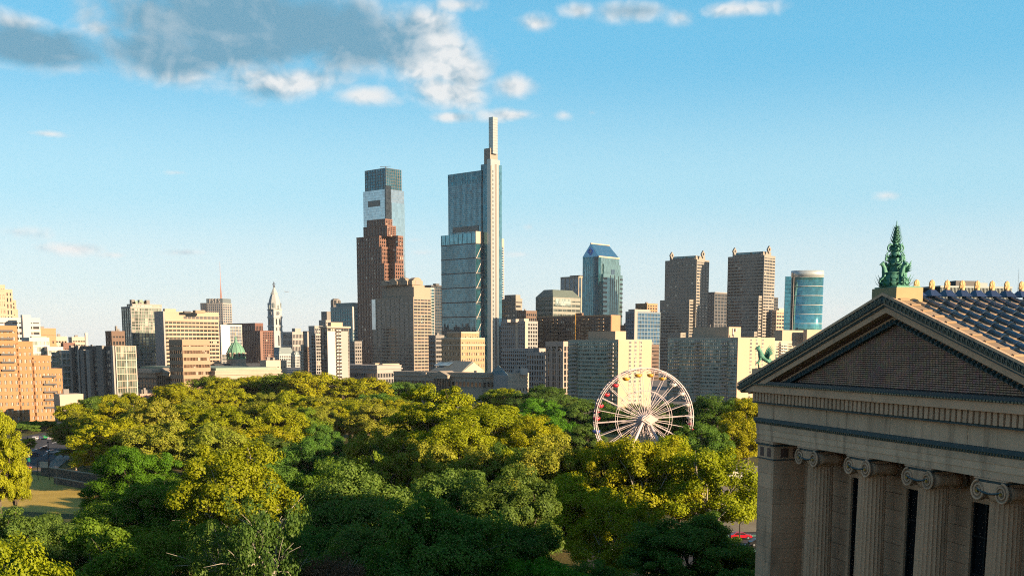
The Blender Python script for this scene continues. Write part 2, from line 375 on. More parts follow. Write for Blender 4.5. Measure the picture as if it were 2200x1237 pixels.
def rooftop(B, T, m, n=3, seed=0, hmax=4.0):
    r = random.Random(seed + int(T['z1'] * 10))
    wx, wy = T['x1'] - T['x0'], T['y1'] - T['y0']
    for i in range(n):
        a, b = wx * r.uniform(.1, .3), wy * r.uniform(.1, .3); x = T['x0'] + r.uniform(.08, .6) * wx; y = T['y0'] + r.uniform(.08, .6) * wy
        cube('roof_unit', m, B['e'], x, x + a, y, y + b, T['z1'] + .5, T['z1'] + 1.2 + r.uniform(.4, 1) * hmax)
def windows(B, T, face, cols, rows, m_frame, m_pane, w=2.2, h=2.0, zlo=.06, zhi=.96, lo=.06, hi=.94, skip=()):
    """single windows on a solid wall: proud frame with a pane set back in it"""
    key = ('win', m_frame.name, w, h)
    if key not in CUBES:
        a = MB()
        for bx in ((-w / 2, -w / 2 + .18, 0, h), (w / 2 - .18, w / 2, 0, h), (-.09, .09, .18, h - .18), (-w / 2 + .18, w / 2 - .18, 0, .18), (-w / 2 + .18, w / 2 - .18, h - .18, h)):
            a.box(bx[0], bx[1], -.22, 0, bx[2], bx[3])
        CUBES[key] = (a.mesh('window_frame', m_frame), MB().box(-w / 2 + .1, w / 2 - .1, -.08, 0, .1, h - .1).mesh('window_pane', m_pane))
    fr, pn = CUBES[key]
    for r in range(rows):
        z = T['z0'] + (T['z1'] - T['z0']) * (zlo + (zhi - zlo) * (r + .25) / rows)
        for c in range(cols):
            if (r, c) in skip: continue
            t = lo + (hi - lo) * (c + .5) / cols
            if face == 'r': loc, rz = (T['x0'] + (T['x1'] - T['x0']) * t, T['y0'] - .004, z), 0
            else: loc, rz = (T['x0'] - .004, T['y0'] + (T['y1'] - T['y0']) * t, z), -math.pi / 2
            f = obj('window', fr, B['e'], loc, (0, 0, rz)); obj('pane', pn, f)

# ---- surfaces of the city
TAN = mat('tan_concrete', (.38, .28, .19), .85, var=.1, scale=.05)
TANL = mat('pale_tan_concrete', (.5, .39, .285), .85, var=.08, scale=.05)
CREAM = mat('cream_panel', (.54, .45, .35), .8, var=.08, scale=.05)
WHT = mat('white_panel', (.62, .57, .51), .7, var=.06, scale=.05)
GREY = mat('grey_concrete', (.25, .24, .225), .85, var=.1, scale=.05)
GREYL = mat('pale_grey_stone', (.38, .36, .335), .85, var=.1, scale=.05)
LIME = mat('limestone', (.42, .36, .28), .85, var=.12, scale=.08, fine=.05)
DGREY = mat('charcoal_panel', (.11, .11, .112), .7, var=.12, scale=.06)
BRICK = mat('orange_brick', (.44, .235, .115), .9, var=.12, scale=.12, fine=.08)
BRICKT = mat('tan_brick', (.45, .27, .15), .9, var=.1, scale=.1, fine=.06)
BROWN = mat('brown_brick', (.175, .12, .09), .85, var=.12, scale=.08, fine=.06)
RED = mat('red_granite', (.195, .09, .058), .55, var=.1, scale=.06, spec=.5)
REDD = mat('maroon_granite', (.17, .075, .055), .6, var=.1, scale=.06)
GRAN = mat('taupe_granite', (.31, .29, .25), .7, var=.1, scale=.06)
COPPER = mat('green_copper', (.17, .36, .25), .75, var=.2, scale=.25, fine=.08)
COPR = mat('copper_roof', (.27, .36, .28), .8, var=.15, scale=.1)
SLATE = mat('slate_roof', (.075, .08, .085), .7, var=.15, scale=.2)
SILV = mat('silver_panel', (.36, .4, .42), .35, .55, var=.06, scale=.05)
GD = glass('dark_window', (.02, .023, .026), .2, var=.6, pale=.035)
GDB = glass('dark_blue_glass', (.05, .085, .12), .5, var=.4)
GBLK = glass('black_glass', (.025, .03, .035), .35, var=.4)
GT = glass('teal_glass', (.12, .27, .32), .75, .05, (2.6, 2.6, 4.0), .22)
GTD = glass('deep_teal_glass', (.03, .125, .165), .65, .06, (2.6, 2.6, 4.0), .3)
GS = glass('silver_glass', (.42, .47, .5), .85, .09, (3.0, 3.0, 4.0), .12, tilt=.02)
GB = glass('blue_glass', (.10, .2, .3), .7, .05, (3.0, 3.0, 3.8), .3)
GG = glass('green_glass', (.16, .2, .17), .5, .08, (2.4, 2.4, 3.3), .55, pale=.1)
GW = glass('apartment_window', (.1, .12, .12), .35, .1, (1.7, 1.7, 3.2), .7, pale=.25)
GP = glass('pale_green_glass', (.3, .36, .32), .45, .12, (2.4, 2.4, 3.2), .4, pale=.2)

def std(name, label, cat, xl, xc, xr, yt, d, wall, glz, fl, br, bl, bf=.4, pf=.3, a=42.0, units=2, cap=1.2, tops=(), indiv=None, capmat=None, zs=None):
    B = bld(name, label, cat, xc, yt, d, a); T = tier(B, xl, xc, xr, yt); B['T'] = T
    skin(B, T, wall, glz, fl, br, bl, bf, pf, cap=cap, indiv=indiv, capmat=capmat, zs=zs)
    for t in tops:                                     # plain upper boxes: (xl, xc, xr, yt, yb, extra depth, material, name)
        t2 = tier(B, t[0], t[1], t[2], t[3], t[4], d + t[5]); block(B, t2, t[6], t[7] if len(t) > 7 else 'penthouse')
    if units: rooftop(B, T, GREY if units > 0 else DGREY, abs(units), int(xl))
    return B

# ================================================================== left of the picture
# orange brick apartment house, stepping down to the right
B = bld('brick_apartment_building', 'orange brick apartment block stepping down to the right beside the road', 'building', -75, 700, 585, 58)
AW = glass('brick_house_window', (.2, .2, .17), .4, .12, (1.2, 1.2, 2.2), .6, ang=32, pale=.35)
for xl_, xr_, yt_, fl, br in ((-75, 34, 703, 13, 9), (34, 66, 737, 11, 3), (66, 103, 768, 9, 4), (103, 127, 797, 8, 3)):
    L0 = along(B['P'], B['Rv'], xl_, B['P'].z); L1 = along(B['P'], B['Rv'], xr_, B['P'].z)
    T = dict(x0=L0, x1=L1 - .02, y0=0 if xr_ < 120 else 1.2, y1=18, z0=0, z1=zat(yt_, 590), w=200)
    skin(B, T, BRICK, AW, fl, br, 0, .5, .52, proud=.45, cap=1.0)
    for i in range(br):                                # white window frames
        bw = (T['x1'] - T['x0']) / br; fh = T['z1'] / fl
        for k in range(fl):
            xm = T['x0'] + (i + .5) * bw; z0 = k * fh + fh * .25
            cube('window_frame', WHT, B['e'], xm - .09, xm + .09, T['y0'] - .2, T['y0'] - .01, z0, z0 + fh * .5)
for px_, yb_, n in ((12, 700, 6), (100, 800, 5)):      # balcony bays
    L = along(B['P'], B['Rv'], px_, B['P'].z)
    for k in range(n):
        z = zat(yb_ + 12 + k * 17, 590); cube('balcony', DGREY, B['e'], L - 3.2, L + 3.2, -1.6, -.5, z, z + .9)
B = std('white_ribbon_building', 'white office block with ribbon windows behind the orange brick building', 'building', -90, -70, 84, 685, 800, WHT, GD, 15, 10, 2, .55, .12, 58, 0)
block(B, tier(B, 44, 48, 65, 676, None, 799), WHT, 'stair_tower')
B = bld('art_deco_tower', 'tan stepped setback tower cut off by the left picture edge', 'building', -60, 665, 1000, 55)
for xl_, xr_, yt_, o in ((-70, 37, 666, 0), (-64, 33, 646, 1.5), (-50, 25, 623, 3), (-40, 9, 614, 5)):
    skin(B, tier(B, xl_, xl_ + 12, xr_, yt_, None if o == 0 else 690, 1000 + o), TANL, GD, 14 if o == 0 else 5, 9, 2, .35, .62, indiv=False)
std('plain_tan_building', 'plain tan block with one column of windows behind the pale glass apartments', 'building', 66, 83, 118, 708, 900, BRICKT, GD, 8, 3, 2, .7, .75, 50, 1, indiv=False)
B = bld('glass_apartment_building', 'pale green glazed apartment block with terraces behind the orange brick building', 'building', 64, 728, 690, 52)
for xl_, xc_, xr_, yt_, fl, br in ((48, 64, 104, 729, 11, 5), (90, 103, 134, 749, 10, 4), (120, 133, 151, 756, 9, 2)):
    T = tier(B, xl_, xc_, xr_, yt_); T['w'] = 90; skin(B, T, WHT, GP, fl, br, 2, .3, .16, proud=.4)
block(B, tier(B, 64, 68, 100, 722, 729, 694), CREAM, 'penthouse')
std('low_white_building', 'long low white flat-roofed building left of the charcoal apartment slab', 'building', 118, 130, 176, 852, 560, CREAM, GD, 2, 6, 3, .6, .3, 55, 1)
std('pale_far_building', 'pale far-off block left of the thin white chimney', 'building', 110, 118, 143, 725, 1150, CREAM, GD, 7, 4, 2, .5, .3, 50, 1)
std('maroon_far_building', 'small dark red block beneath the pinkish far-off block', 'building', 132, 137, 160, 739, 1000, REDD, GD, 6, 4, 2, .6, .4, 50, 0)
std('pinkish_far_building', 'pinkish far-off block beside the thin white chimney', 'building', 148, 155, 183, 726, 1300, CREAM, GD, 8, 5, 2, .5, .2, 50, 2)
c = thing('white_chimney', 'thin tapered white chimney right of the pinkish far-off block', 'chimney', (at(186, 740, 1250).x, 1250, 0))
obj('chimney_shaft', MB().lathe([(2.6, 0), (2.0, 30), (1.5, zat(714, 1250) - 3), (1.9, zat(714, 1250) - 2), (1.2, zat(714, 1250))], 12).mesh('chimney_shaft', WHT, True), c)
# charcoal slab with concrete fins and a glazed right end
B = bld('charcoal_apartment_slab', 'charcoal apartment slab with concrete fins and a glazed right end', 'building', 245, 743, 650)
T = tier(B, 155, 245, 290, 743); T['w'] = 90
cube('wall_block', DGREY, B['e'], T['x0'], T['x1'], T['y0'], T['y1'], 0, T['z1'])
Ly = T['y1'] - T['y0']
for i, (f0, f1, pr) in enumerate(((.0, .05, .9), (.22, .36, 1.6), (.5, .58, 2.4), (.63, .72, 2.4), (.8, .84, 1.2), (.95, 1.0, 2.0))):
    cube('concrete_fin', GREYL if i % 2 == 0 else GREY, B['e'], T['x0'] - pr, T['x0'] - .01, T['y0'] + f0 * Ly, T['y0'] + f1 * Ly, 0, T['z1'] - (2 if i in (2, 3) else -.3) * 1.0)
for k in range(10):
    z = 3 + k * (T['z1'] - 4) / 10
    for f in (.1, .15, .42, .76, .89): cube('window', GW, B['e'], T['x0'] - .12, T['x0'] - .02, T['y0'] + f * Ly, T['y0'] + (f + .035) * Ly, z, z + 1.8)
T2 = dict(T, x0=T['x0'] + .6, y0=T['y0'] - .5, y1=T['y0'] + .2)
cube('glazing', GG, B['e'], T2['x0'], T2['x1'], T2['y0'], T2['y1'], 0, T2['z1'] - .3)
for k in range(11):
    z = k * (T2['z1'] - .4) / 10; cube('floor_edge', CREAM, B['e'], T2['x0'] - .05, T2['x1'] + .05, T2['y0'] - .35, T2['y0'] - .01, z, z + .4)
for k in range(9):
    x = T2['x0'] + k * (T2['x1'] - T2['x0']) / 8; cube('mullion', WHT if k in (0, 4, 8) else CREAM, B['e'], x - (.22 if k in (0, 4, 8) else .08), x + (.22 if k in (0, 4, 8) else .08), T2['y0'] - .25, T2['y0'] - .012, 0, T2['z1'])
std('small_brown_building', 'small brown and cream block just left of the dark balcony tower', 'building', 228, 240, 266, 714, 900, BROWN, GD, 9, 4, 2, .5, .35, 45, 2)
# balcony tower, hotel slab, square office
B = std('balcony_tower', 'dark glass residential tower with white floor lines and a roof terrace', 'building', 262, 281, 346, 661, 1000, GREYL, GG, 26, 9, 4, .16, .14, 48, 0, indiv=True)
T = tier(B, 274, 285, 346, 654, 661, 1004); skin(B, T, GREYL, GP, 1, 7, 2, .2, .1, cap=.6)
for i in range(9):
    t = B['T']; x = t['x0'] + random.uniform(.1, .9) * (t['x1'] - t['x0']); cube('roof_unit', COPR if i % 2 else GREY, B['e'], x, x + 3, t['y0'] + 6, t['y0'] + 10, t['z1'] + 3, t['z1'] + 5.2 + i % 3)
B = std('hotel_slab', 'broad tan hotel slab with rows of balconies and roof boxes', 'building', 334, 352, 468, 672, 930, TANL, GD, 21, 14, 1, .5, .12, 52, 0,
        tops=((350, 354, 378, 663, 672, 3, TANL), (393, 396, 410, 668, 672, 3, DGREY), (414, 420, 441, 666, 672, 3, TAN)))
t = B['T']; cube('end_wall', GREYL, B['e'], t['x0'] - .9, t['x0'] + .4, t['y0'] - .8, t['y1'] + .6, 0, t['z1'] + 1.4); cube('roof_band', TANL, B['e'], t['x0'] - .7, t['x1'] + .7, t['y0'] - .75, t['y0'] + .3, t['z1'] - 6, t['z1'] - .1)
for k in range(9): cube('louvre', DGREY, B['e'], t['x0'] + 16 + k * 3.4, t['x0'] + 18.9 + k * 3.4, t['y0'] - .82, t['y0'] - .74, t['z1'] - 4.6, t['z1'] - 2.4)
for k in range(20):
    z = k * t['z1'] / 21 + 1.2; cube('balcony_rail', CREAM, B['e'], t['x0'] + 1, t['x1'] - 1, t['y0'] - 1.2, t['y0'] - 1.05, z - 1.2, z - .6)
std('square_office', 'square tan office block with bronze ribbon windows in front of the hotel slab', 'building', 365, 392, 448, 733, 760, TAN, glass('bronze_window', (.12, .075, .05), .4, .1, (1.7, 1.7, 3.2), .6, pale=.1), 9, 9, 6, .55, .1, 46, 0, zs=None)
# tower with the lettered sign and the mast
B = bld('sign_tower', 'far tower with roof sign lettering and a tall thin mast', 'building', 478, 641, 2250, 20)
B = dict(B); T = tier(B, 443, 478, 497, 652); skin(B, T, GREYL, GDB, 26, 4, 8, .4, .25, indiv=True)
skin(B, tier(B, 431, 444, 447, 652, None, 2262), DGREY, GDB, 26, 2, 3, .35, .2, indiv=False)
t2 = tier(B, 443, 478, 496, 641, 652); block(B, t2, mat('sign_panel', (.16, .2, .22), .5, var=.08), 'sign_box')
cu = bpy.data.curves.new('sign_letters', 'FONT'); cu.body = 'PSFS'; cu.size = 11.5; cu.extrude = .3; cu.align_x = 'CENTER'; cu.align_y = 'CENTER'; cu.space_character = 1.25; cu.materials.append(WHT)
_t = obj('sign_letters', cu); bpy.context.view_layer.update(); _me = bpy.data.meshes.new_from_object(_t); bpy.data.objects.remove(_t)
o = obj('sign_letters', _me, B['e'], (t2['x0'] - .35, (t2['y0'] + t2['y1']) / 2, (t2['z0'] + t2['z1']) / 2), (math.pi / 2, 0, -math.pi / 2))
mm = MB(); zt = zat(562, 2250); z0 = t2['z1']; cx_, cy_ = t2['x0'] + 4, t2['y0'] + 6
mm.tube((cx_, cy_, z0), (cx_, cy_, zt), .9, .2, 6)
for k in range(4): mm.tube((cx_ + 2.2 * math.cos(k * 1.57), cy_ + 2.2 * math.sin(k * 1.57), z0), (cx_, cy_, z0 + (zt - z0) * .5), .3, .2, 4)
obj('mast', mm.mesh('mast', mat('mast_paint', (.5, .3, .26), .7)), B['e'])
# bright glass block, maroon granite block
B = std('bright_glass_building', 'glass block with a glaring white face left of the green dome', 'building', 446, 474, 518, 700, 1040, WHT, GS, 20, 7, 1, .14, .1, 42, 1)
t = B['T']; cube('glare_panel', mat('painted_glare_white', (.8, .8, .78), .25, .1, var=.12, scale=.1, spec=.8), B['e'], t['x0'] - .2, t['x0'] + (t['x1'] - t['x0']) * .42, t['y0'] - .75, t['y0'] - .51, t['z1'] * .55, t['z1'])  # white panel over the glass, its colour standing in for a bright reflection
B = std('maroon_granite_building', 'dark red granite block with thin vertical piers right of the green dome', 'building', 516, 559, 586, 712, 1450, REDD, GD, 18, 7, 12, .3, .42, 45, 0)
T = tier(B, 490, 548, 564, 695, 712, 1462); B2 = MB()
r = (T['x1'] - T['x0']) / 2
skin(B, T, REDD, GD, 1, 5, 12, .3, .4, cap=.8)
cube('corner_pier', RED, B['e'], B['T']['x0'] - .9, B['T']['x0'] + 3.2, B['T']['y0'] - .95, B['T']['y0'] + .6, 0, B['T']['z1'])
# cathedral with the green dome
d = 960; P = at(508, 780, d); k = d / F
c = thing('cathedral', 'domed cathedral with a green copper dome and a red brick gable', 'church', (P.x, P.y, 0), R_(48))
zz = lambda y: zat(y, d)
obj('drum', MB().lathe([(21 * k, 0), (21 * k, zz(783)), (19.5 * k, zz(781)), (19.5 * k, zz(770))], 24).mesh('drum', LIME), c)
obj('cornice_ring', MB().lathe([(20.2 * k, zz(771)), (20.2 * k, zz(769))], 24).mesh('cornice_ring', COPPER), c)
dome = obj('dome', MB().lathe([(19.2 * k, zz(769)), (18.6 * k, zz(760)), (17.5 * k, zz(754)), (15 * k, zz(748)), (11 * k, zz(742)), (6.5 * k, zz(737.5)), (4.2 * k, zz(735.5))], 24).mesh('dome', COPPER, True), c)
for i in range(12):
    an = i * math.pi / 6; pr = [(19.4 * k, zz(769)), (18.8 * k, zz(760)), (17.7 * k, zz(754)), (15.2 * k, zz(748)), (11.2 * k, zz(742)), (6.6 * k, zz(737.5))]
    obj('rib', MB().path([(r * math.cos(an), r * math.sin(an), z) for r, z in pr], .32, 5).mesh('rib', COPPER), dome)
    b = an + math.pi / 12; w = obj('window', MB().box(-.9, .9, -.5, .25, 0, 2.6).lathe([(1.05, 2.5), (.9, 3.3), (.1, 3.7)], 8, cy=-.1).mesh('window', LIME), c, (18.9 * k * math.cos(b), 18.9 * k * math.sin(b), zz(766)), (0, 0, b + math.pi / 2))
    obj('pane', MB().box(-.55, .55, -.6, -.5, .3, 2.5).mesh('pane', GD), w)
obj('lantern', MB().lathe([(4.4 * k, zz(736)), (4.0 * k, zz(734)), (2.4 * k, zz(732)), (2.2 * k, zz(727)), (2.8 * k, zz(726.5)), (1.2 * k, zz(724)), (.6 * k, zz(721))], 12).mesh('lantern', COPPER, True), c)
zc = zz(721); obj('cross', MB().box(-.12, .12, -.12, .12, zc - .5, zc + 2.6).box(-.8, .8, -.1, .1, zc + 1.4, zc + 1.7).mesh('cross', mat('gilding', (.6, .4, .12), .35, .8)), c)
BR2 = mat('church_brick', (.33, .14, .09), .9, var=.12, scale=.2)
gx0, gx1, gy = 7.0, 23.0, 8.0
nave = MB().box(gx0 - 30, gx1 - .3, -gy + .2, gy - .2, 0, zz(789))
obj('nave_wall', nave.mesh('nave_wall', LIME), c)
rf = MB().add([(gx0 - 30, -gy - .6, zz(789)), (gx1, -gy - .6, zz(789)), (gx1, 0, zz(780)), (gx0 - 30, 0, zz(780)), (gx0 - 30, gy + .6, zz(789)), (gx1, gy + .6, zz(789))], [(0, 1, 2, 3), (3, 2, 5, 4), (0, 3, 4), (1, 5, 2), (0, 4, 5, 1)])
obj('nave_roof', rf.mesh('nave_roof', SLATE), c)
gf = MB().add([(gx1, -gy - 1, 0), (gx1, gy + 1, 0), (gx1, gy + 1, zz(788.5)), (gx1, 0, zz(778)), (gx1, -gy - 1, zz(788.5))] + [(gx1 + .8, -gy - 1, 0), (gx1 + .8, gy + 1, 0), (gx1 + .8, gy + 1, zz(788.5)), (gx1 + .8, 0, zz(778)), (gx1 + .8, -gy - 1, zz(788.5))],
             [(4, 3, 2, 1, 0), (5, 6, 7, 8, 9), (0, 1, 6, 5), (1, 2, 7, 6), (2, 3, 8, 7), (3, 4, 9, 8), (4, 0, 5, 9)])
obj('gable_wall', gf.mesh('gable_wall', BR2), c)
# long classical court building with a copper roof and portico
def classical(name, label, xl, xc, xr, yt, d, nwl, nwr, stone, portico=None, roofm=None, a=42, rows=2):
    B = bld(name, label, 'building', xc, yt, d, a); T = tier(B, xl, xc, xr, yt); B['T'] = T; e = B['e']
    cube('wall_block', stone, e, T['x0'], T['x1'], T['y0'], T['y1'], 0, T['z1'])
    cube('cornice', stone, e, T['x0'] - .9, T['x1'] + .9, T['y0'] - .9, T['y1'] + .9, T['z1'] - 2.2, T['z1'] - 1.4)
    cube('parapet', stone, e, T['x0'] - .25, T['x1'] + .25, T['y0'] - .25, T['y1'] + .25, T['z1'], T['z1'] + .9)
    if roofm: cube('copper_roof', roofm, e, T['x0'] + 2, T['x1'] - 2, T['y0'] + 2, T['y1'] - 2, T['z1'] + .92, T['z1'] + 2.6)
    h = T['z1'] / (rows + 1)
    for n, f in ((nwr, 'r'), (nwl, 'l')):
        L0, L1 = (T['x0'], T['x1']) if f == 'r' else (T['y0'], T['y1'])
        for r_ in range(rows):
            for i in range(n):
                c_ = L0 + (i + .5) * (L1 - L0) / n; w = min(1.1, (L1 - L0) / n * .3); z0 = T['z1'] - 4 - (r_ + 1) * 4.6
                b = (c_ - w, c_ + w, T['y0'] - .3, T['y0'] - .02) if f == 'r' else (T['x0'] - .3, T['x0'] - .02, c_ - w, c_ + w)
                s = cube('window_surround', stone, e, *((b[0] - .35, b[1] + .35, b[2], b[3] - .2) if f == 'r' else (b[0], b[1] - .2, b[2] - .35, b[3] + .35)), z0 - .4, z0 + 3.6)
                cube('window_pane', GD, e, *((b[0], b[1], b[2] - .05, b[3] - .1) if f == 'r' else (b[0] - .05, b[1] - .1, b[2], b[3])), z0, z0 + 3.2)
    if portico:
        f0, f1 = portico; y0, y1 = T['y0'] + f0 * (T['y1'] - T['y0']), T['y0'] + f1 * (T['y1'] - T['y0']); x = T['x0'] - 4; zt = T['z1'] - 1.2
        cube('portico_beam', stone, e, x, T['x0'] - .05, y0, y1, zt - 2.2, zt)
        hh = (y1 - y0) * .2
        p = MB().add([(x - .5, y0 - .6, zt), (x - .5, y1 + .6, zt), (x - .5, (y0 + y1) / 2, zt + hh), (T['x0'] + 8, y0 - .6, zt), (T['x0'] + 8, y1 + .6, zt), (T['x0'] + 8, (y0 + y1) / 2, zt + hh)], [(0, 2, 1), (3, 4, 5), (0, 1, 4, 3), (1, 2, 5, 4), (2, 0, 3, 5)])
        obj('pediment', p.mesh('pediment', stone), e)
        for i in range(6): obj('column', MB().lathe([(.8, 0), (.7, zt - 2.3), (.95, zt - 2.25)], 10).mesh('column', stone, True), e, (x + 1, y0 + 1 + i * (y1 - y0 - 2) / 5, 0))
    return B
B = classical('court_building', 'long pale classical court building with copper roof and shaded portico', 294, 462, 604, 799, 770, 26, 12, LIME, (.52, .68), COPR)
block(B, tier(B, 300, 325, 345, 794, 800, 800), CREAM, 'roof_block')
for x_, w_ in ((420, 18), (447, 22), (482, 20), (505, 14)): block(B, tier(B, x_, x_ + 5, x_ + w_, 791 + (x_ % 5), 800, 795), TANL if x_ % 2 else GREYL, 'roof_unit')
std('low_rose_building', 'small rose-coloured low house below the long court building', 'building', 294, 302, 338, 850, 690, mat('rose_stucco', (.55, .33, .27), .9), GD, 3, 5, 2, .6, .4, 50, 3)
std('cream_low_block', 'cream low block with roof plant right of the cathedral gable', 'building', 560, 572, 614, 777, 900, CREAM, GD, 4, 6, 3, .6, .5, 46, 3)

# ================================================================== city hall and the middle of the skyline
d = 2080; k = d / F; P = at(591, 700, d)
CHS = mat('city_hall_stone', (.43, .46, .46), .85, var=.12, scale=.05, fine=.05)
CHG = mat('city_hall_slate', (.2, .25, .26), .75, var=.12, scale=.05)
c = thing('city_hall', 'ornate stone clock tower with a statue on its pointed dome', 'clock tower', (P.x, P.y, 0), R_(3))
zz = lambda y: zat(y, d)
q = math.sqrt(2)
def sq(prof, name, m, sm=False): return obj(name, MB().lathe([(r * k, zz(y)) for r, y in prof], 4, 0).mesh(name, m), c)
sq([(20, 800), (20, 752), (17.5, 748)], 'tower_base', CHS); sq([(16.6, 748), (15.6, 714)], 'lower_shaft', CHS); sq([(17, 714), (17, 711.5)], 'lower_cornice', CHS)
sq([(15.4, 711.5), (15, 702)], 'middle_shaft', CHS); sq([(16.8, 702), (16.8, 700)], 'middle_cornice', CHS); sq([(15, 700), (14.8, 683)], 'upper_shaft', CHS); sq([(16.6, 683), (16.6, 680.5)], 'upper_cornice', CHS)
sq([(15, 680.5), (14.6, 666)], 'clock_stage', CHS); sq([(16.2, 666), (16.2, 664)], 'clock_cornice', CHS)
for an in (math.pi * .25 + math.pi, math.pi * 1.75):
    for nm, y, w, h, m in (('belfry_opening', 691, 3.2, 13, GBLK), ('shaft_window', 707, 2.6, 7, GBLK), ('shaft_window', 731, 3.2, 22, GBLK), ('shaft_window', 760, 4, 14, GBLK)):
        r0 = (16.1 if y > 711 else 15.2) / q * k * (1.03 if y < 750 else 1.2)
        for s in ((-1, 1) if h < 20 else (0,)):
            o = obj(nm, MB().box(-w * k * .42, w * k * .42, -.5, .2, -h * k * .5, h * k * .36).lathe([(w * k * .42, h * k * .36), (w * k * .3, h * k * .44), (.1, h * k * .5)], 8, sq=.05).mesh(nm, m), c, (r0 * math.cos(an) - s * 4.2 * k * math.sin(an), r0 * math.sin(an) + s * 4.2 * k * math.cos(an), zz(y)), (0, 0, an + math.pi / 2))
    r0 = 14.9 / q * k
    f = obj('clock_face', MB().lathe([(4.0 * k, 0), (4.0 * k, .8), (3.5 * k, .9)], 20).mesh('clock_face', mat('clock_glass', (.1, .13, .16), .3)), c, (r0 * math.cos(an), r0 * math.sin(an), zz(673)), (math.pi / 2, 0, an + math.pi / 2))
    obj('clock_rim', MB().path([(4.1 * k * math.cos(t * .3142), 4.1 * k * math.sin(t * .3142), .7) for t in range(20)], .5, 5, True).mesh('clock_rim', CHS), f)
    obj('clock_hands', MB().box(-.15, .15, 0, 3 * k, .9, 1.1).box(0, 2 * k, -.2, .2, .9, 1.1).mesh('clock_hands', WHT), f)
obj('dome', MB().lathe([(14.2 * k, zz(664)), (13.4 * k, zz(655)), (11.8 * k, zz(646)), (9 * k, zz(637)), (7 * k, zz(632.5))], 8, R_(22.5)).mesh('dome', CHS), c)
for i in range(4):
    an = i * math.pi / 2; o = obj('dormer', MB().box(-2 * k, 2 * k, -1.6 * k, 1.2 * k, 0, 7 * k).add([(-2.4 * k, -1.8 * k, 7 * k), (2.4 * k, -1.8 * k, 7 * k), (0, -1.8 * k, 10 * k), (-2.4 * k, 2 * k, 7 * k), (2.4 * k, 2 * k, 7 * k), (0, 2 * k, 10 * k)], [(0, 1, 2), (5, 4, 3), (0, 2, 5, 3), (1, 4, 5, 2), (0, 3, 4, 1)]).mesh('dormer', CHG), c, (12.6 * k * math.cos(an), 12.6 * k * math.sin(an), zz(661)), (0, 0, an + math.pi / 2))
    b = an + math.pi / 4; o = obj('dormer', MB().lathe([(1.8 * k, 0), (1.8 * k, 6 * k), (.3 * k, 9 * k)], 8).mesh('dormer', CHG), c, (13 * k * math.cos(b), 13 * k * math.sin(b), zz(664)))
obj('lantern', MB().lathe([(7.4 * k, zz(632.5)), (7.6 * k, zz(630)), (5.4 * k, zz(628)), (5.2 * k, zz(626)), (3.4 * k, zz(622)), (1.9 * k, zz(618.5)), (2.1 * k, zz(617.6))], 8).mesh('lantern', CHS), c)
h = 13 * k
skinned('statue', [(0, 0, h * .5, .12 * h * .5), (0, 0, h * .72, .13 * h * .5), (0, 0, h * .84, .06 * h * .5), (0, 0, h * .93, .1 * h * .5), (0, 0, h, .1 * h * .5), (-.09 * h, 0, h * .25, .07 * h), (-.09 * h, 0, 0, .06 * h), (.09 * h, 0, h * .25, .07 * h), (.09 * h, 0, 0, .06 * h), (.2 * h, -.05 * h, h * .6, .04 * h), (.24 * h, -.2 * h, h * .5, .035 * h), (-.2 * h, -.05 * h, h * .55, .04 * h), (-.2 * h, -.05 * h, h * .38, .035 * h)],
        [(0, 1), (1, 2), (2, 3), (3, 4), (0, 5), (5, 6), (0, 7), (7, 8), (1, 9), (9, 10), (1, 11), (11, 12)], mat('dark_bronze', (.06, .05, .05), .5, .4), c, (0, 0, zz(617.8)))
B = bld('city_hall_wing', 'blue-grey mansard-roofed stone building around the foot of the clock tower', 'building', 612, 758, 2030)
for (xl, xc, xr, yt, yr, dd) in ((572, 600, 632, 762, 746, 0), (618, 634, 656, 764, 754, 12)):
    T = tier(B, xl, xc, xr, yt, None, 2030 + dd); skin(B, T, CHS, GBLK, 4, 8, 8, .35, .45, indiv=False, cap=1.5)
    x0, x1, y0, y1 = T['x0'], T['x1'], T['y0'], T['y1']; zr = zat(yr, 2030); g = 4
    obj('mansard_roof', MB().add([(x0, y0, T['z1'] + 1.5), (x1, y0, T['z1'] + 1.5), (x1, y1, T['z1'] + 1.5), (x0, y1, T['z1'] + 1.5), (x0 + g, y0 + g, zr), (x1 - g, y0 + g, zr), (x1 - g, y1 - g, zr), (x0 + g, y1 - g, zr)], [(3, 2, 1, 0), (4, 5, 6, 7), (0, 1, 5, 4), (1, 2, 6, 5), (2, 3, 7, 6), (3, 0, 4, 7)]).mesh('mansard_roof', CHG), B['e'])
    for i in range(7):
        t = (i + .5) / 7
        for nm, m, b in (('dormer', CHS, (x0 + 1.6, x0 + 4, y0 + t * (y1 - y0) - 1.5, y0 + t * (y1 - y0) + 1.5)), ('dormer', CHS, (x0 + t * (x1 - x0) - 1.5, x0 + t * (x1 - x0) + 1.5, y0 + 1.6, y0 + 4))):
            cube(nm, m, B['e'], *b, T['z1'] + 1, T['z1'] + 6)
std('grey_arcade_building', 'grey stone block with tall arched windows right of the clock tower', 'building', 608, 628, 656, 714, 2200, GREYL, GBLK, 5, 9, 8, .3, .4, 40, 0, indiv=True, tops=((627, 634, 646, 705, 714, 6, GREYL),))
std('slim_brown_tower', 'slim brown brick tower with a pale top right of the arcaded grey block', 'building', 652, 660, 672, 713, 1500, BROWN, GD, 17, 4, 3, .45, .4, 42, 0, tops=((653, 660, 671, 713, 745, -1, GREYL, 'pale_top'),))
std('balcony_grey_tower', 'narrow grey tower with white curved balconies beside the white slab tower', 'building', 670, 678, 690, 719, 1000, GREYL, GD, 17, 3, 2, .3, .2, 42, 1)
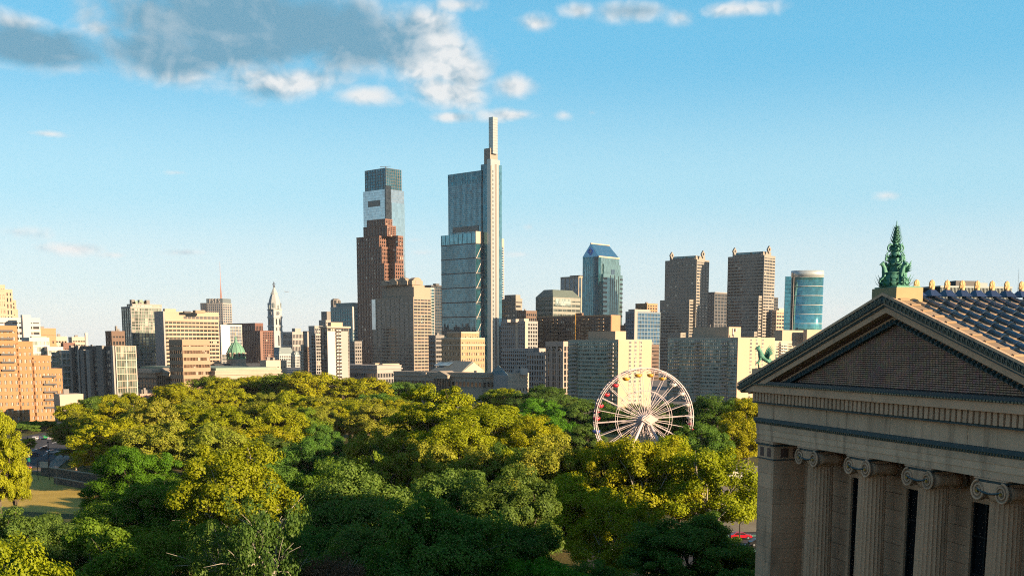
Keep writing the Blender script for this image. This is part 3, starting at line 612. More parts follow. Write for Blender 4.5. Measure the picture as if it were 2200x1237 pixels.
std('blue_fin_building', 'small blue-grey block above the narrow balcony tower', 'building', 664, 676, 692, 702, 1350, GREYL, GDB, 12, 4, 3, .4, .3, 42, 0)
std('stepped_grey_building', 'grey stone stepped block with a flagpole left of the green-grey tower', 'building', 686, 700, 715, 689, 1750, GREYL, GD, 14, 5, 4, .45, .4, 42, 0, tops=((690, 702, 714, 669, 689, 5, GREY),))
# white slab tower
B = bld('white_slab_tower', 'white slab apartment tower with dark balcony strips', 'building', 719, 704, 880, 46)
T = tier(B, 690, 703, 748, 704, None, 880); T['w'] = 90
skin(B, T, GREY, GD, 20, 8, 2, .2, .1, cap=0)
wx = T['x1'] - T['x0']
cube('wall_panel', WHT, B['e'], T['x0'] - .6, T['x0'] + wx * .34, T['y0'] - .9, T['y0'] - .3, 0, T['z1'] - 2.5); cube('wall_panel', GREYL, B['e'], T['x0'] + wx * .62, T['x0'] + wx * .95, T['y0'] - .9, T['y0'] - .3, 0, T['z1'] - 2.5)
for i in range(20):
    z = T['z1'] * i / 20 + .4
    for f0, f1 in ((.37, .46), (.49, .59)): cube('balcony', WHT, B['e'], T['x0'] + wx * f0, T['x0'] + wx * f1, T['y0'] - 1.9, T['y0'] - .5, z, z + 1.0)
cube('roof_slab', CREAM, B['e'], T['x0'] - 1.6, T['x1'] + 1.2, T['y0'] - 1.8, T['y1'] + 1, T['z1'], T['z1'] + 1.2)
block(B, tier(B, 704, 711, 736, 692, 703, 888), TANL, 'penthouse')
# green-grey tower behind
B = std('green_grey_tower', 'blue-green office tower with white floor bands left of the red granite skyscraper', 'building', 711, 757, 772, 660, 1600, mat('pale_green_panel', (.33, .4, .38), .6, var=.05), GTD, 19, 3, 9, .42, .16, 42, 0, tops=((722, 757, 772, 650, 660, 5, mat('green_grey_metal', (.2, .3, .29), .5)),))
t = B['T']; cube('corner_fin', WHT, B['e'], t['x0'] - .8, t['x0'] + 1.8, t['y0'] - 1.2, t['y0'] - .2, 60, t['z1'])
B = bld('octagon_tower', 'dark octagonal tower top peeping over the blue-green office tower', 'building', 720, 645, 1900, 42)
T = tier(B, 711, 722, 732, 655); cxm, cym = (T['x0'] + T['x1']) / 2, (T['y0'] + T['y1']) / 2; r = 8.5
obj('shaft', MB().lathe([(r, 0), (r, zat(646, 1900)), (r * .85, zat(643, 1900)), (r * .5, zat(641, 1900))], 8, .39, cxm, cym).mesh('shaft', GREY), B['e'])
for i in range(8): obj('window', MB().box(-1.2, 1.2, -.4, .1, 0, 7).mesh('window', GBLK), B['e'], (cxm + r * .93 * math.cos(i * .785), cym + r * .93 * math.sin(i * .785), zat(655, 1900)), (0, 0, i * .785 + math.pi / 2))
std('grey_low_office', 'plain grey office block between the white slab tower and the red granite skyscraper', 'building', 744, 762, 776, 735, 1250, GREY, GD, 11, 3, 4, .5, .3, 42, 0)

# red granite skyscraper: a shaft whose near corner is cut back in steps
B = bld('red_granite_skyscraper', 'dark red granite skyscraper with stepped corners and vertical ribs', 'skyscraper', 838, 506, 1520, 40)
T0 = tier(B, 767, 838, 865, 506); wx, wy = T0['x1'], T0['y1']
def ribs(T, fl, br, bl): skin(B, T, RED, GD, fl, br, bl, .34, .4, proud=.6, cap=1.0, indiv=True)
steps = [(None, 640, 0, 0), (640, 606, .22, .2), (606, 566, .36, .33), (566, 530, .5, .46), (530, 506, .62, .58)]
for yb, yt, nx, ny in steps:
    z0 = 0 if yb is None else zat(yb, 1520); z1 = zat(yt, 1520); fl = max(int((z1 - z0) / 4.6), 1)
    if nx == 0: ribs(dict(x0=0, x1=wx, y0=0, y1=wy, z0=z0, z1=z1, w=99), fl, 7, 12); continue
    ribs(dict(x0=wx * nx, x1=wx, y0=0, y1=wy, z0=z0, z1=z1, w=99), fl, max(2, round(7 * (1 - nx))), 0)
    ribs(dict(x0=0, x1=wx * nx - .02, y0=wy * ny * .55, y1=wy, z0=z0, z1=z1, w=99), fl, max(1, round(7 * nx)), round(12 * (1 - ny * .55)))
ribs(dict(x0=wx * .2, x1=wx * .86, y0=wy * .16, y1=wy * .86, z0=zat(506, 1520), z1=zat(484, 1520), w=99), 5, 5, 8)
ribs(dict(x0=wx * .28, x1=wx * .8, y0=wy * .24, y1=wy * .78, z0=zat(484, 1520), z1=zat(469, 1520), w=99), 4, 4, 7)
# silver glass obelisk behind it
B = bld('glass_obelisk_skyscraper', 'tall silver glass tower with a notched dark crown behind the red granite one', 'skyscraper', 829, 405, 1700, 42)
T = tier(B, 780, 829, 868, 406); T['w'] = 99
cube('glazing', GS, B['e'], T['x0'], T['x1'], T['y0'], T['y1'], 0, T['z1']); wx, wy = T['x1'] - T['x0'], T['y1'] - T['y0']
cube('corner_recess', GBLK, B['e'], T['x0'] - .25, T['x0'] + wx * .28, T['y0'] - .25, T['y0'] + 2.5, 0, zat(398, 1700))
cube('right_glazing', glass('pale_blue_glass', (.4, .52, .56), .85, .08, (3, 3, 4), .1), B['e'], T['x0'] + wx * .3, T['x1'] + .3, T['y0'] - .5, T['y0'] + 6, 0, zat(434, 1700))
cube('sky_opening', GBLK, B['e'], T['x0'] - .5, T['x0'] - .02, T['y0'] + wy * .26, T['y0'] + wy * .78, zat(441, 1700), zat(428, 1700))
T2 = tier(B, 784, 829, 862, 361, 406, 1704); T2['w'] = 99
cube('crown_glazing', GTD, B['e'], T2['x0'], T2['x1'], T2['y0'], T2['y1'], T2['z0'], T2['z1'])
for i in range(9):
    x = T2['x0'] + (T2['x1'] - T2['x0']) * i / 8; cube('mullion', GREY, B['e'], x - .2, x + .25, T2['y0'] - .3, T2['y0'] - .01, T2['z0'], T2['z1'])
    y = T2['y0'] + (T2['y1'] - T2['y0']) * i / 8; cube('mullion', DGREY, B['e'], T2['x0'] - .3, T2['x0'] - .01, y - .2, y + .2, T2['z0'], T2['z1'])
for i in range(8): z = T2['z0'] + (T2['z1'] - T2['z0']) * i / 7; cube('transom', DGREY, B['e'], T2['x0'] - .2, T2['x1'] + .2, T2['y0'] - .2, T2['y1'], z - .25, z + .25)
M = MB()
for i in range(70): M.box(T['x0'] - .1, T['x1'] + .1, T['y0'] - .1, T['y1'], i * T['z1'] / 70 - .1, i * T['z1'] / 70 + .1)
obj('mullion_grid', M.mesh('mullion_grid', SILV), B['e'], stuff=True)
obj('roof_crane', MB().tube((6, 6, T2['z1']), (6, 6, T2['z1'] + 2.5), .6, .6, 6).tube((0, 12, T2['z1'] + 2.2), (11, 1, T2['z1'] + 3), .4, .3, 5).mesh('roof_crane', DGREY), B['e'])
# tan granite office in front
B = bld('tan_granite_tower', 'broad tan granite office tower with curved gables on its roof', 'building', 888, 636, 1330, 42)
T = tier(B, 800, 888, 925, 640); T['w'] = 99; B['T'] = T
skin(B, T, mat('tan_granite', (.37, .295, .22), .7, var=.06, scale=.05), glass('grey_ribbon', (.06, .065, .07), .35, .08, (3, 3, 3.6), .5), 25, 5, 9, .4, .12, proud=.5)
cube('chamfer_glazing', GS, B['e'], T['x0'] - .65, T['x0'] - .5, T['y1'] - 6, T['y1'] + .6, T['z1'] * .62, T['z1'])
TG = MATS['tan_granite']
block(B, tier(B, 820, 889, 925, 616, 640, 1336), TG, 'attic')
T3 = tier(B, 828, 886, 912, 612, 617, 1340); block(B, T3, TG, 'attic')
for px, py, w_, h_, dd in ((897, 612, 24, 16, 1345), (873, 612, 20, 14, 1352), (850, 614, 16, 12, 1360)):
    p = at(px, py, dd); k = dd / F; dx, dy = p.x - B['P'].x, p.y - B['P'].y
    lx, ly = dx * B['Rv'][0] + dy * B['Rv'][1], dx * B['Lv'][0] + dy * B['Lv'][1]; w = w_ * k * .66; hh = h_ * k
    pts = [(-w, 0), (w, 0), (w, hh * .55)] + [(w * .75 * math.cos(t), hh * .55 + hh * .42 * math.sin(t)) for t in [i * math.pi / 8 for i in range(9)]] + [(-w, hh * .55)]
    obj('roof_gable', MB().slab(pts, 0, 7).mesh('roof_gable', TG), B['e'], (lx, ly, p.z)); obj('gable_recess', MB().box(-w * .35, w * .35, -.2, -.02, .3, hh * .6).mesh('gable_recess', GRAN), B['e'], (lx, ly, p.z))
    obj('roof_gable', MB().slab(pts, 0, 7).mesh('roof_gable', TG), B['e'], (lx - w - 2, ly + w + 6, p.z), (0, 0, -math.pi / 2))
std('dark_glass_sliver', 'narrow dark glass tower behind the tan granite tower', 'building', 905, 926, 948, 614, 1750, DGREY, GDB, 30, 5, 3, .2, .12, 42, 0, tops=((930, 936, 944, 609, 614, 3, DGREY),))
std('green_sliver_building', 'thin pale green glass strip of a building beside the tan granite tower', 'building', 905, 922, 932, 620, 1600, WHT, GT, 28, 2, 2, .15, .1, 42, 0, indiv=False)
std('striped_dark_office', 'dark office block with horizontal bands between the tan and the glass skyscraper', 'building', 922, 936, 953, 722, 1250, GREY, GBLK, 10, 4, 3, .45, .1, 42, 1)

# glass skyscraper with the slim mast
d = 1480; B = bld('mast_skyscraper', 'tallest teal glass skyscraper with a slim square mast', 'skyscraper', 1022, 522, d, 42)
GCT = glass('grey_mirror_glass', (.11, .21, .255), .8, .07, (3, 3, 4.2), .18, tilt=.03)
T = tier(B, 948, 1022, 1037, 522); x0, y0 = T['x0'], T['y0']
cube('lower_glazing', GCT, B['e'], T['x0'], T['x1'] + 8, T['y0'], T['y1'], 0, T['z1'])
for i in range(10):
    z = zat(522 + i * 31.5, d); cube('sky_lobby_band', DGREY, B['e'], T['x0'] - .35, T['x1'] + .35, T['y0'] - .35, T['y1'] + .35, z - 1.0, z + .3)
M = MB()
for i in range(72): M.box(T['x0'] - .12, T['x1'] + .1, T['y0'] - .12, T['y1'], i * T['z1'] / 72 - .12, i * T['z1'] / 72 + .12)
for i in range(34): y = y0 + i * (T['y1'] - y0) / 33; M.box(T['x0'] - .2, T['x0'] - .01, y - .1, y + .1, 0, T['z1'])
obj('mullion_grid', M.mesh('mullion_grid', mat('teal_mullion', (.14, .2, .22), .5, .3)), B['e'], stuff=True)
z_a = T['z1']
for i in range(9):                                     # white zigzag braces on the narrow face
    z0, z1 = z_a - (i + 1) * 19, z_a - i * 19
    obj('brace', MB().tube((T['x0'] + .5, y0 - .5, z0), (T['x1'] - .5, y0 - .5, z1), .45, .45, 5).mesh('brace', WHT), B['e'])
    cube('face_glazing', GTD, B['e'], T['x0'] + .1, T['x1'], y0 - .3, y0 - .05, z0 + 1, z1 - 1)
Tc = tier(B, 948, 1022, 1037, 500, 522, d); cube('lower_crown', GT, B['e'], Tc['x0'] - .05, Tc['x1'], Tc['y0'] - .05, Tc['y1'], Tc['z0'], Tc['z1'])
for i in range(9): y = Tc['y0'] + (Tc['y1'] - Tc['y0']) * i / 8; cube('crown_mullion', GTD, B['e'], Tc['x0'] - .4, Tc['x0'] - .06, y - .4, y + .4, Tc['z0'], Tc['z1'] + (0 if i else 0))
cube('corner_screen', CREAM, B['e'], Tc['x0'] - .3, Tc['x1'], Tc['y0'] - .5, Tc['y0'] - .1, Tc['z0'], Tc['z1'] + 2)
Tu = tier(B, 963, 1034, 1042, 392, 520, d + 8); cube('upper_glazing', GCT, B['e'], Tu['x0'], Tu['x1'], Tu['y0'], Tu['y1'], Tu['z0'], Tu['z1'])
M = MB()
for i in range(30): z = Tu['z0'] + (Tu['z1'] - Tu['z0']) * i / 30; M.box(Tu['x0'] - .12, Tu['x1'], Tu['y0'] - .12, Tu['y1'], z - .12, z + .12)
for i in range(28): y = Tu['y0'] + (Tu['y1'] - Tu['y0']) * i / 27; M.box(Tu['x0'] - .2, Tu['x0'] - .01, y - .1, y + .1, Tu['z0'], Tu['z1'])
obj('mullion_grid', M.mesh('mullion_grid', mat('teal_mullion', (.14, .2, .22), .5, .3)), B['e'], stuff=True)
cube('dark_band', GBLK, B['e'], Tu['x0'] - .3, Tu['x0'] - .02, Tu['y0'] + 5, Tu['y1'] - 8, zat(494, d), zat(482, d))
Tv = tier(B, 963, 1034, 1042, 366, 392, d + 8); cube('upper_crown', GTD, B['e'], Tv['x0'] - .1, Tv['x1'], Tv['y0'] - .1, Tv['y1'], Tv['z0'], Tv['z1'])
for i in range(8): y = Tv['y0'] + (Tv['y1'] - Tv['y0']) * i / 7; cube('crown_mullion', GT, B['e'], Tv['x0'] - .45, Tv['x0'] - .12, y - .35, y + .35, Tv['z0'], Tv['z1'])
Ts = tier(B, 1033, 1048, 1055, 352, None, d + 2); cube('spine_glazing', GTD, B['e'], Ts['x0'], Ts['x1'], Ts['y0'], Ts['y1'], 0, Ts['z1'])
for i in range(60): cube('spine_line', GT, B['e'], Ts['x0'] - .25, Ts['x1'] + .05, Ts['y0'] - .25, Ts['y0'] + 3, i * Ts['z1'] / 60, i * Ts['z1'] / 60 + .5)
PALE = mat('cream_metal', (.52, .56, .53), .3, .45, var=.05, scale=.06, spec=.6)
Tk = tier(B, 1046, 1054, 1074, 320, None, d - 3); cube('core_shaft', PALE, B['e'], Tk['x0'], Tk['x1'], Tk['y0'], Tk['y1'], 0, Tk['z1'] - 12)
wxk = Tk['x1'] - Tk['x0']
cube('core_channel', GREY, B['e'], Tk['x0'] + wxk * .46, Tk['x0'] + wxk * .64, Tk['y0'] - .3, Tk['y0'] - .01, 0, zat(352, d)); cube('core_edge', GRAN, B['e'], Tk['x0'] - .3, Tk['x0'] + wxk * .12, Tk['y0'] - .4, Tk['y0'] - .02, 0, zat(356, d))
for i in range(46): cube('core_window', GBLK, B['e'], Tk['x0'] + wxk * .2, Tk['x0'] + wxk * .27, Tk['y0'] - .2, Tk['y0'] - .02, 20 + i * 5.2, 23 + i * 5.2)
Tg = tier(B, 1040, 1053, 1069, 318, 356, d); cube('upper_core', GRAN, B['e'], Tg['x0'] - .1, Tg['x1'], Tg['y0'] - .1, Tg['y1'], Tg['z0'], Tg['z1'])
Tm = tier(B, 1050, 1059, 1069, 251, 330, d - 1); cube('mast', PALE, B['e'], Tm['x0'], Tm['x1'], Tm['y0'], Tm['y1'], Tm['z0'], Tm['z1'])
for i in range(14): z = Tm['z0'] + (Tm['z1'] - Tm['z0']) * i / 14; cube('mast_joint', SILV, B['e'], Tm['x0'] - .12, Tm['x1'] + .12, Tm['y0'] - .12, Tm['y1'] + .1, z, z + .35)
Te = tier(B, 1066, 1072, 1078, 355, None, d + 8); cube('rear_glazing', GT, B['e'], Te['x0'], Te['x1'], Te['y0'], Te['y1'], 0, Te['z1'])
std('white_spike_tower', 'white banded tower edge just right of the tallest skyscraper', 'skyscraper', 1058, 1070, 1082, 530, 1800, WHT, GB, 48, 2, 3, .25, .2, 42, 0, indiv=False, tops=((1070, 1074, 1083, 512, 530, -1, CREAM, 'crown'),))
# two-tier tan hotel in front
TB = mat('tan_glazed_brick', (.47, .3, .17), .85, var=.08, scale=.1, fine=.05)
B = std('tan_hotel', 'two-tier tan brick hotel at the foot of the tallest skyscraper', 'building', 950, 990, 1040, 728, 1100, TB, GW, 8, 10, 7, .5, .55, 44, 0, capmat=CREAM)
T = tier(B, 962, 991, 1028, 715, 727, 1106); skin(B, T, TB, GW, 2, 7, 5, .5, .6, capmat=CREAM)
cube('cornice_band', CREAM, B['e'], B['T']['x0'] - .8, B['T']['x1'] + .8, B['T']['y0'] - .8, B['T']['y1'] + .8, B['T']['z1'] - 6.2, B['T']['z1'] - 5.2)
# low museums and library along the parkway
B = classical('library_building', 'long grey stone library with small windows below the white slab tower', 706, 810, 862, 787, 900, 22, 9, GREYL, None, None, 42, 3)
for a_ in ((716, 722, 735, 781), (728, 733, 740, 776), (770, 775, 790, 783), (800, 806, 816, 780), (814, 822, 858, 781)): block(B, tier(B, a_[0], a_[1], a_[2], a_[3], 788, 925), TANL if a_[0] > 790 else BROWN, 'roof_unit')
B = classical('science_museum', 'cream classical museum with a gabled hall roof above the trees', 846, 1036, 1062, 804, 780, 24, 3, LIME, (.33, .5), None, 42, 1)
T = tier(B, 925, 992, 1040, 798, 806, 830); cube('hall_wall', CREAM, B['e'], T['x0'], T['x1'], T['y0'], T['y1'], T['z0'] - 2, T['z1'])
x0, x1, y0, y1, za, zb = T['x0'], T['x1'], T['y0'] - .5, T['y1'] + .5, T['z1'], zat(775, 850); xm = (x0 + x1) / 2
obj('hall_roof', MB().add([(x0 - .6, y0, za), (x1 + .6, y0, za), (xm, y0 + 1, zb), (x0 - .6, y1, za), (x1 + .6, y1, za), (xm, y1 - 9, zb)], [(0, 1, 2), (4, 3, 5), (0, 2, 5, 3), (1, 4, 5, 2), (0, 3, 4, 1)]).mesh('hall_roof', mat('lead_roof', (.2, .22, .2), .6, var=.1)), B['e'])
obj('gable_wall', MB().slab([(x0 + .2, za), (x1 - .2, za), (xm, zb - .8)], y0 - .4, y0 + .3).mesh('gable_wall', CREAM), B['e'])
obj('skylight', MB().add([(x0 + 4.5, y0 + 18, za + 3.6), (x0 + 4.5, y0 + 34, za + 3.6), (xm - 2, y0 + 34, zb - 1.2), (xm - 2, y0 + 18, zb - 1.2)], [(0, 1, 2, 3)]).mesh('skylight', GP), B['e'], (-.2, 0, .25))
for a_ in ((1018, 1024, 1034, 796), (938, 946, 960, 797), (905, 915, 930, 800)): block(B, tier(B, a_[0], a_[1], a_[2], a_[3], 806, 815), CREAM, 'roof_unit')
B = bld('pyramid_roof_pavilion', 'low grey block with a blue-grey pyramid roof', 'building', 1098, 804, 770, 40)
T = tier(B, 1060, 1098, 1104, 806); cube('wall_block', GREYL, B['e'], T['x0'], T['x1'], T['y0'], T['y1'], 0, T['z1'])
T = tier(B, 1050, 1085, 1093, 803, 806, 780); xm, ym = (T['x0'] + T['x1']) / 2, (T['y0'] + T['y1']) / 2; zb = zat(784, 780)
obj('pyramid_roof', MB().add([(T['x0'], T['y0'], T['z0']), (T['x1'], T['y0'], T['z0']), (T['x1'], T['y1'], T['z0']), (T['x0'], T['y1'], T['z0']), (xm, ym, zb)], [(3, 2, 1, 0), (0, 1, 4), (1, 2, 4), (2, 3, 4), (3, 0, 4)]).mesh('pyramid_roof', mat('blue_lead', (.17, .24, .25), .5)), B['e'])
std('white_low_building', 'low cream block with roof plant right of the pyramid roof', 'building', 1094, 1100, 1134, 805, 765, CREAM, GD, 3, 5, 2, .7, .6, 50, 0, tops=((1102, 1107, 1125, 795, 805, 4, GREYL), (1118, 1122, 1134, 791, 805, 2, WHT)))

# ================================================================== skyline right of the tallest skyscraper
std('taupe_office', 'taupe office block with ribbon windows right of the tallest skyscraper', 'building', 1078, 1108, 1121, 643, 1600, GRAN, GD, 16, 3, 5, .5, .15, 42, 0, tops=((1084, 1108, 1118, 633, 643, 4, GRAN),))
std('dark_brown_block', 'dark brown block between the taupe office and the hipped-roof office', 'building', 1112, 1130, 1152, 669, 1450, BROWN, GBLK, 12, 5, 4, .4, .3, 42, 1)
B = std('grey_apartment_block', 'grey apartment block with a bright vertical strip below the dark brown block', 'building', 1077, 1128, 1154, 692, 1150, mat('cool_grey_panel', (.33, .33, .32), .8), GD, 16, 5, 12, .4, .35, 42, 0, tops=((1080, 1090, 1100, 686, 692, 3, GREYL), (1098, 1108, 1118, 685, 692, 3, GREYL), (1118, 1126, 1136, 684, 692, 3, CREAM)))
t = B['T']; cube('end_strip', CREAM, B['e'], t['x0'] - .7, t['x0'] + 3, t['y0'] - .9, t['y0'] - .4, 0, t['z1'] + 1); cube('end_strip', CREAM, B['e'], t['x0'] - .8, t['x0'] - .5, t['y0'] + 9, t['y0'] + 12, 0, t['z1'] + 1)
# hipped office in front of the gabled tower
B = std('hipped_office', 'green-grey banded office tower with a hipped metal roof', 'building', 1152, 1188, 1246, 640, 1500, mat('green_grey_stone', (.29, .3, .26), .8), glass('olive_glass', (.1, .12, .1), .5, .08), 16, 6, 4, .5, .1, 44, 0)
T = B['T']; x0, x1, y0, y1 = T['x0'] - .8, T['x1'] + .8, T['y0'] - .8, T['y1'] + .8; zb = zat(622, 1510); g = 8
obj('hip_roof', MB().add([(x0, y0, T['z1'] + 1.3), (x1, y0, T['z1'] + 1.3), (x1, y1, T['z1'] + 1.3), (x0, y1, T['z1'] + 1.3), (x0 + g, y0 + g, zb), (x1 - g, y0 + g, zb), (x1 - g, y1 - g, zb), (x0 + g, y1 - g, zb)], [(3, 2, 1, 0), (4, 5, 6, 7), (0, 1, 5, 4), (1, 2, 6, 5), (2, 3, 7, 6), (3, 0, 4, 7)]).mesh('hip_roof', mat('green_metal_roof', (.16, .2, .17), .5, .2)), B['e'])
cube('glazed_bay', GP, B['e'], T['x0'] + 4, T['x0'] + 34, T['y0'] - .9, T['y0'] - .3, zat(656, 1500), zat(641, 1500))
std('white_frame_tower', 'tower with a white grid frame left of the gabled blue tower', 'building', 1205, 1243, 1262, 595, 1950, CREAM, GDB, 7, 3, 4, .3, .22, 42, 0, indiv=True, tops=((1224, 1246, 1262, 591, 595, 8, DGREY),), zs=150)
# gabled blue glass tower
d = 1850; B = bld('gabled_glass_tower', 'blue-green glass tower with a gabled roof and a blue emblem', 'skyscraper', 1286, 551, d, 40)
T = tier(B, 1252, 1286, 1330, 551); T['w'] = 99
GL2 = glass('sea_green_glass', (.16, .27, .28), .7, .07, (3, 3, 4), .2)
cube('glazing', GTD, B['e'], T['x0'], T['x1'], T['y0'], T['y1'], 0, T['z1']); wx, wy = T['x1'] - T['x0'], T['y1'] - T['y0']
cube('right_glazing', GL2, B['e'], T['x0'] + wx * .1, T['x1'] + .1, T['y0'] - .35, T['y0'] + 8, 0, T['z1'] - .3)
for nm, f0, f1, yt, pr in (('shoulder', .12, 1.06, 588, 5), ('shoulder', .2, 1.02, 566, 2.5)):
    cube(nm, GL2, B['e'], T['x0'] + wx * f0, T['x0'] + wx * f1, T['y0'] - pr, T['y0'], 0, zat(yt, d))
for i in range(5): x = T['x0'] + wx * (.46 + i * .1); cube('dark_stripe', GBLK, B['e'], x - .7, x + .7, T['y0'] - 5.3, T['y0'] - 5.02, 20, zat(590, d) - (i % 2) * 6)
for i in range(9):
    z = zat(600 + i * 10, d); cube('corner_window', GBLK, B['e'], T['x0'] + wx * .11, T['x0'] + wx * .3, T['y0'] - 5.25, T['y0'] - 5.03, z, z + 3.5); cube('corner_window', GBLK, B['e'], T['x0'] + wx * .93, T['x0'] + wx * 1.07, T['y0'] - 5.24, T['y0'] - 5.02, z, z + 3)
cube('upper_window', GDB, B['e'], T['x0'] + wx * .55, T['x0'] + wx * .72, T['y0'] - 2.8, T['y0'] - 2.52, zat(588, d), zat(577, d))
for i in range(6): y = T['y0'] + wy * (.2 + i * .12); cube('left_pier', GT, B['e'], T['x0'] - .5, T['x0'] - .02, y - .5, y + .5, 0, T['z1'] - 12)
zr = zat(522, d); ym = (T['y0'] + T['y1']) / 2
obj('gable_roof', MB().add([(T['x0'] - .3, T['y0'] - .5, T['z1']), (T['x0'] - .3, T['y1'] + .5, T['z1']), (T['x0'] - .3, ym, zr), (T['x1'] + .3, T['y0'] - .5, T['z1']), (T['x1'] + .3, T['y1'] + .5, T['z1']), (T['x1'] - wx * .12, ym, zr)], [(0, 2, 1), (3, 4, 5), (0, 3, 5, 2), (1, 2, 5, 4), (0, 1, 4, 3)]).mesh('gable_roof', glass('roof_glass', (.07, .22, .36), .7, .08, (6, 6, 6), .1)), B['e'])
cube('ridge_cap', CREAM, B['e'], T['x0'] - .5, T['x1'] - wx * .1, ym - 1, ym + 1, zr - .6, zr + 1.0); cube('eave_band', CREAM, B['e'], T['x0'] - .4, T['x1'] + .5, T['y0'] - .9, T['y0'] + .5, T['z1'] - 1, T['z1'] + 1.2)
BLUE = mat('emblem_blue', (.02, .22, .75), .4); 
M = MB()
for (a_, b_) in ((0, 3.1), (0, -3.1), (3.1, 0), (-3.1, 0)): M.lathe([(2.9, 0), (2.9, .5)], 14, cx=a_, cy=b_)
o = obj('emblem', M.mesh('emblem', BLUE), B['e'], (T['x0'] - .42, ym, zat(539, d)), (math.pi / 2, 0, -math.pi / 2))
obj('emblem_figure', MB().box(-.5, .5, -2.5, 1.4, .5, .8).lathe([(.9, .5), (.9, .8)], 10, cy=2.6).box(-2.6, 2.6, .2, 1.0, .52, .78).mesh('emblem_figure', WHT), o)
# long brown slab with balconies
B = std('brown_balcony_slab', 'long brown brick apartment slab with balcony columns in front of the gabled tower', 'building', 1154, 1312, 1331, 679, 1150, BROWN, GD, 19, 3, 28, .38, .3, 36, 0, capmat=BRICKT)
t = B['T']; cube('end_wall', BRICKT, B['e'], t['x0'] + .3, t['x1'] + .4, t['y0'] - .8, t['y0'] - .51, 0, t['z1'] + .6)
for f in (.1, .16, .3, .36, .47, .72, .78, .93):
    y = t['y0'] + f * (t['y1'] - t['y0'])
    for i in range(0, 19): cube('balcony', TAN, B['e'], t['x0'] - 1.7, t['x0'] - .51, y - 1.5, y + 1.5, i * t['z1'] / 19 + .3, i * t['z1'] / 19 + 1.3)
block(B, tier(B, 1237, 1250, 1254, 672, 679, 1180), BROWN, 'penthouse'); cube('hoist_mast', mat('hoist_orange', (.55, .3, .06), .6), B['e'], t['x0'] - 2.4, t['x0'] - 1.7, t['y0'] + 40, t['y0'] + 40.8, 0, t['z1'] + 3)
# blue glass with a pale spine, brick behind
B = std('blue_glass_hotel', 'blue glass tower with a pale central strip right of the gabled tower', 'building', 1345, 1363, 1418, 671, 1400, mat('steel_blue_panel', (.2, .26, .3), .5), GB, 17, 8, 4, .2, .12, 44, 0, tops=((1350, 1364, 1396, 664, 671, 5, GREYL),))
t = B['T']; cube('pale_strip', GREYL, B['e'], t['x0'] - .6, t['x0'] + 5, t['y0'] - .9, t['y0'] - .51, 0, t['z1'] + 4)
std('small_brick_tower', 'small red brick tower top peeping over the blue glass tower', 'building', 1366, 1390, 1412, 653, 1900, BRICKT, GD, 22, 4, 4, .45, .4, 42, 1, indiv=False)
# twin banded granite towers with diamond finials
def twin(name, label, xl, xc, xr, yt, d, cy_, fin, low):
    B = bld(name, label, 'skyscraper', xc, yt, d, 40); T = tier(B, xl, xc, xr, yt); T['w'] = 99
    fl = int(T['z1'] / 4.4); skin(B, T, GRAN, GD, fl, 4, 11, .52, .12, proud=.5, cap=1.5)
    t3 = tier(B, xl + 9, xc - 2, xr - 8, cy_, yt, d + 8); block(B, t3, GRAN, 'crown')
    cube('crown_glazing', GTD, B['e'], t3['x0'] - .2, t3['x0'] - .02, t3['y0'] + 2, t3['y1'] - 2, t3['z1'] - 3, t3['z1'] - .6)
    for i in range(9): y = t3['y0'] + (i + .5) * (t3['y1'] - t3['y0']) / 9; cube('crown_tooth', GREY, B['e'], t3['x0'] - .5, t3['x0'] - .03, y - .6, y + .6, t3['z0'] + 1, t3['z0'] + 4)
    for px, py in fin:
        p = at(px, py, d + 10); dx, dy = p.x - B['P'].x, p.y - B['P'].y; s = 6.3
        lx, ly = dx * B['Rv'][0] + dy * B['Rv'][1], dx * B['Lv'][0] + dy * B['Lv'][1]
        dm = MB(); out = [(-.55 * s, 0), (0, -1.0 * s), (.55 * s, 0), (0, .85 * s)]; inn = [(a_ * .42, b_ * .42) for a_, b_ in out]
        for i in range(4):
            j = (i + 1) % 4; dm.slab([out[i], out[j], inn[j], inn[i]], -1.5, 1.5)
        obj('diamond_finial', dm.mesh('diamond_finial', GRAN), B['e'], (lx, ly, p.z), (0, 0, R_(-20)))
    for (a_, b_, c_, y_, o_) in low:
        t4 = tier(B, a_, b_, c_, y_, None, d + o_); skin(B, t4, GRAN, GD, int(t4['z1'] / 4.4), 4, 10, .52, .12, proud=.5, indiv=True)
    return B
twin('banded_tower', 'left one of the twin banded granite towers with diamond finials', 1430, 1497, 1523, 559, 1750, 549, ((1443, 549), (1510, 546)), ((1419, 1481, 1518, 645, -6), (1411, 1462, 1500, 716, -14)))
twin('banded_tower', 'right one of the twin banded granite towers with diamond finials', 1565, 1642, 1665, 550, 1700, 540, ((1578, 540), (1652, 536)), ((1566, 1630, 1660, 637, -6), (1562, 1620, 1650, 714, -12)))
std('black_office', 'black glass office between the twin banded towers', 'building', 1505, 1535, 1575, 630, 2000, DGREY, GBLK, 22, 6, 5, .3, .25, 42, 0, tops=((1512, 1537, 1570, 627, 630, 6, GREYL),))
std('black_sliver', 'dark narrow block against the right banded tower', 'building', 1652, 1662, 1671, 640, 1850, DGREY, GBLK, 24, 2, 2, .2, .2, 42, 0, indiv=False)
std('tan_balcony_tower', 'tan balcony tower between the right banded tower and the oval glass tower', 'building', 1660, 1668, 1696, 668, 1700, TANL, GD, 17, 5, 2, .5, .2, 46, 0, tops=((1668, 1674, 1690, 662, 668, 4, CREAM),))
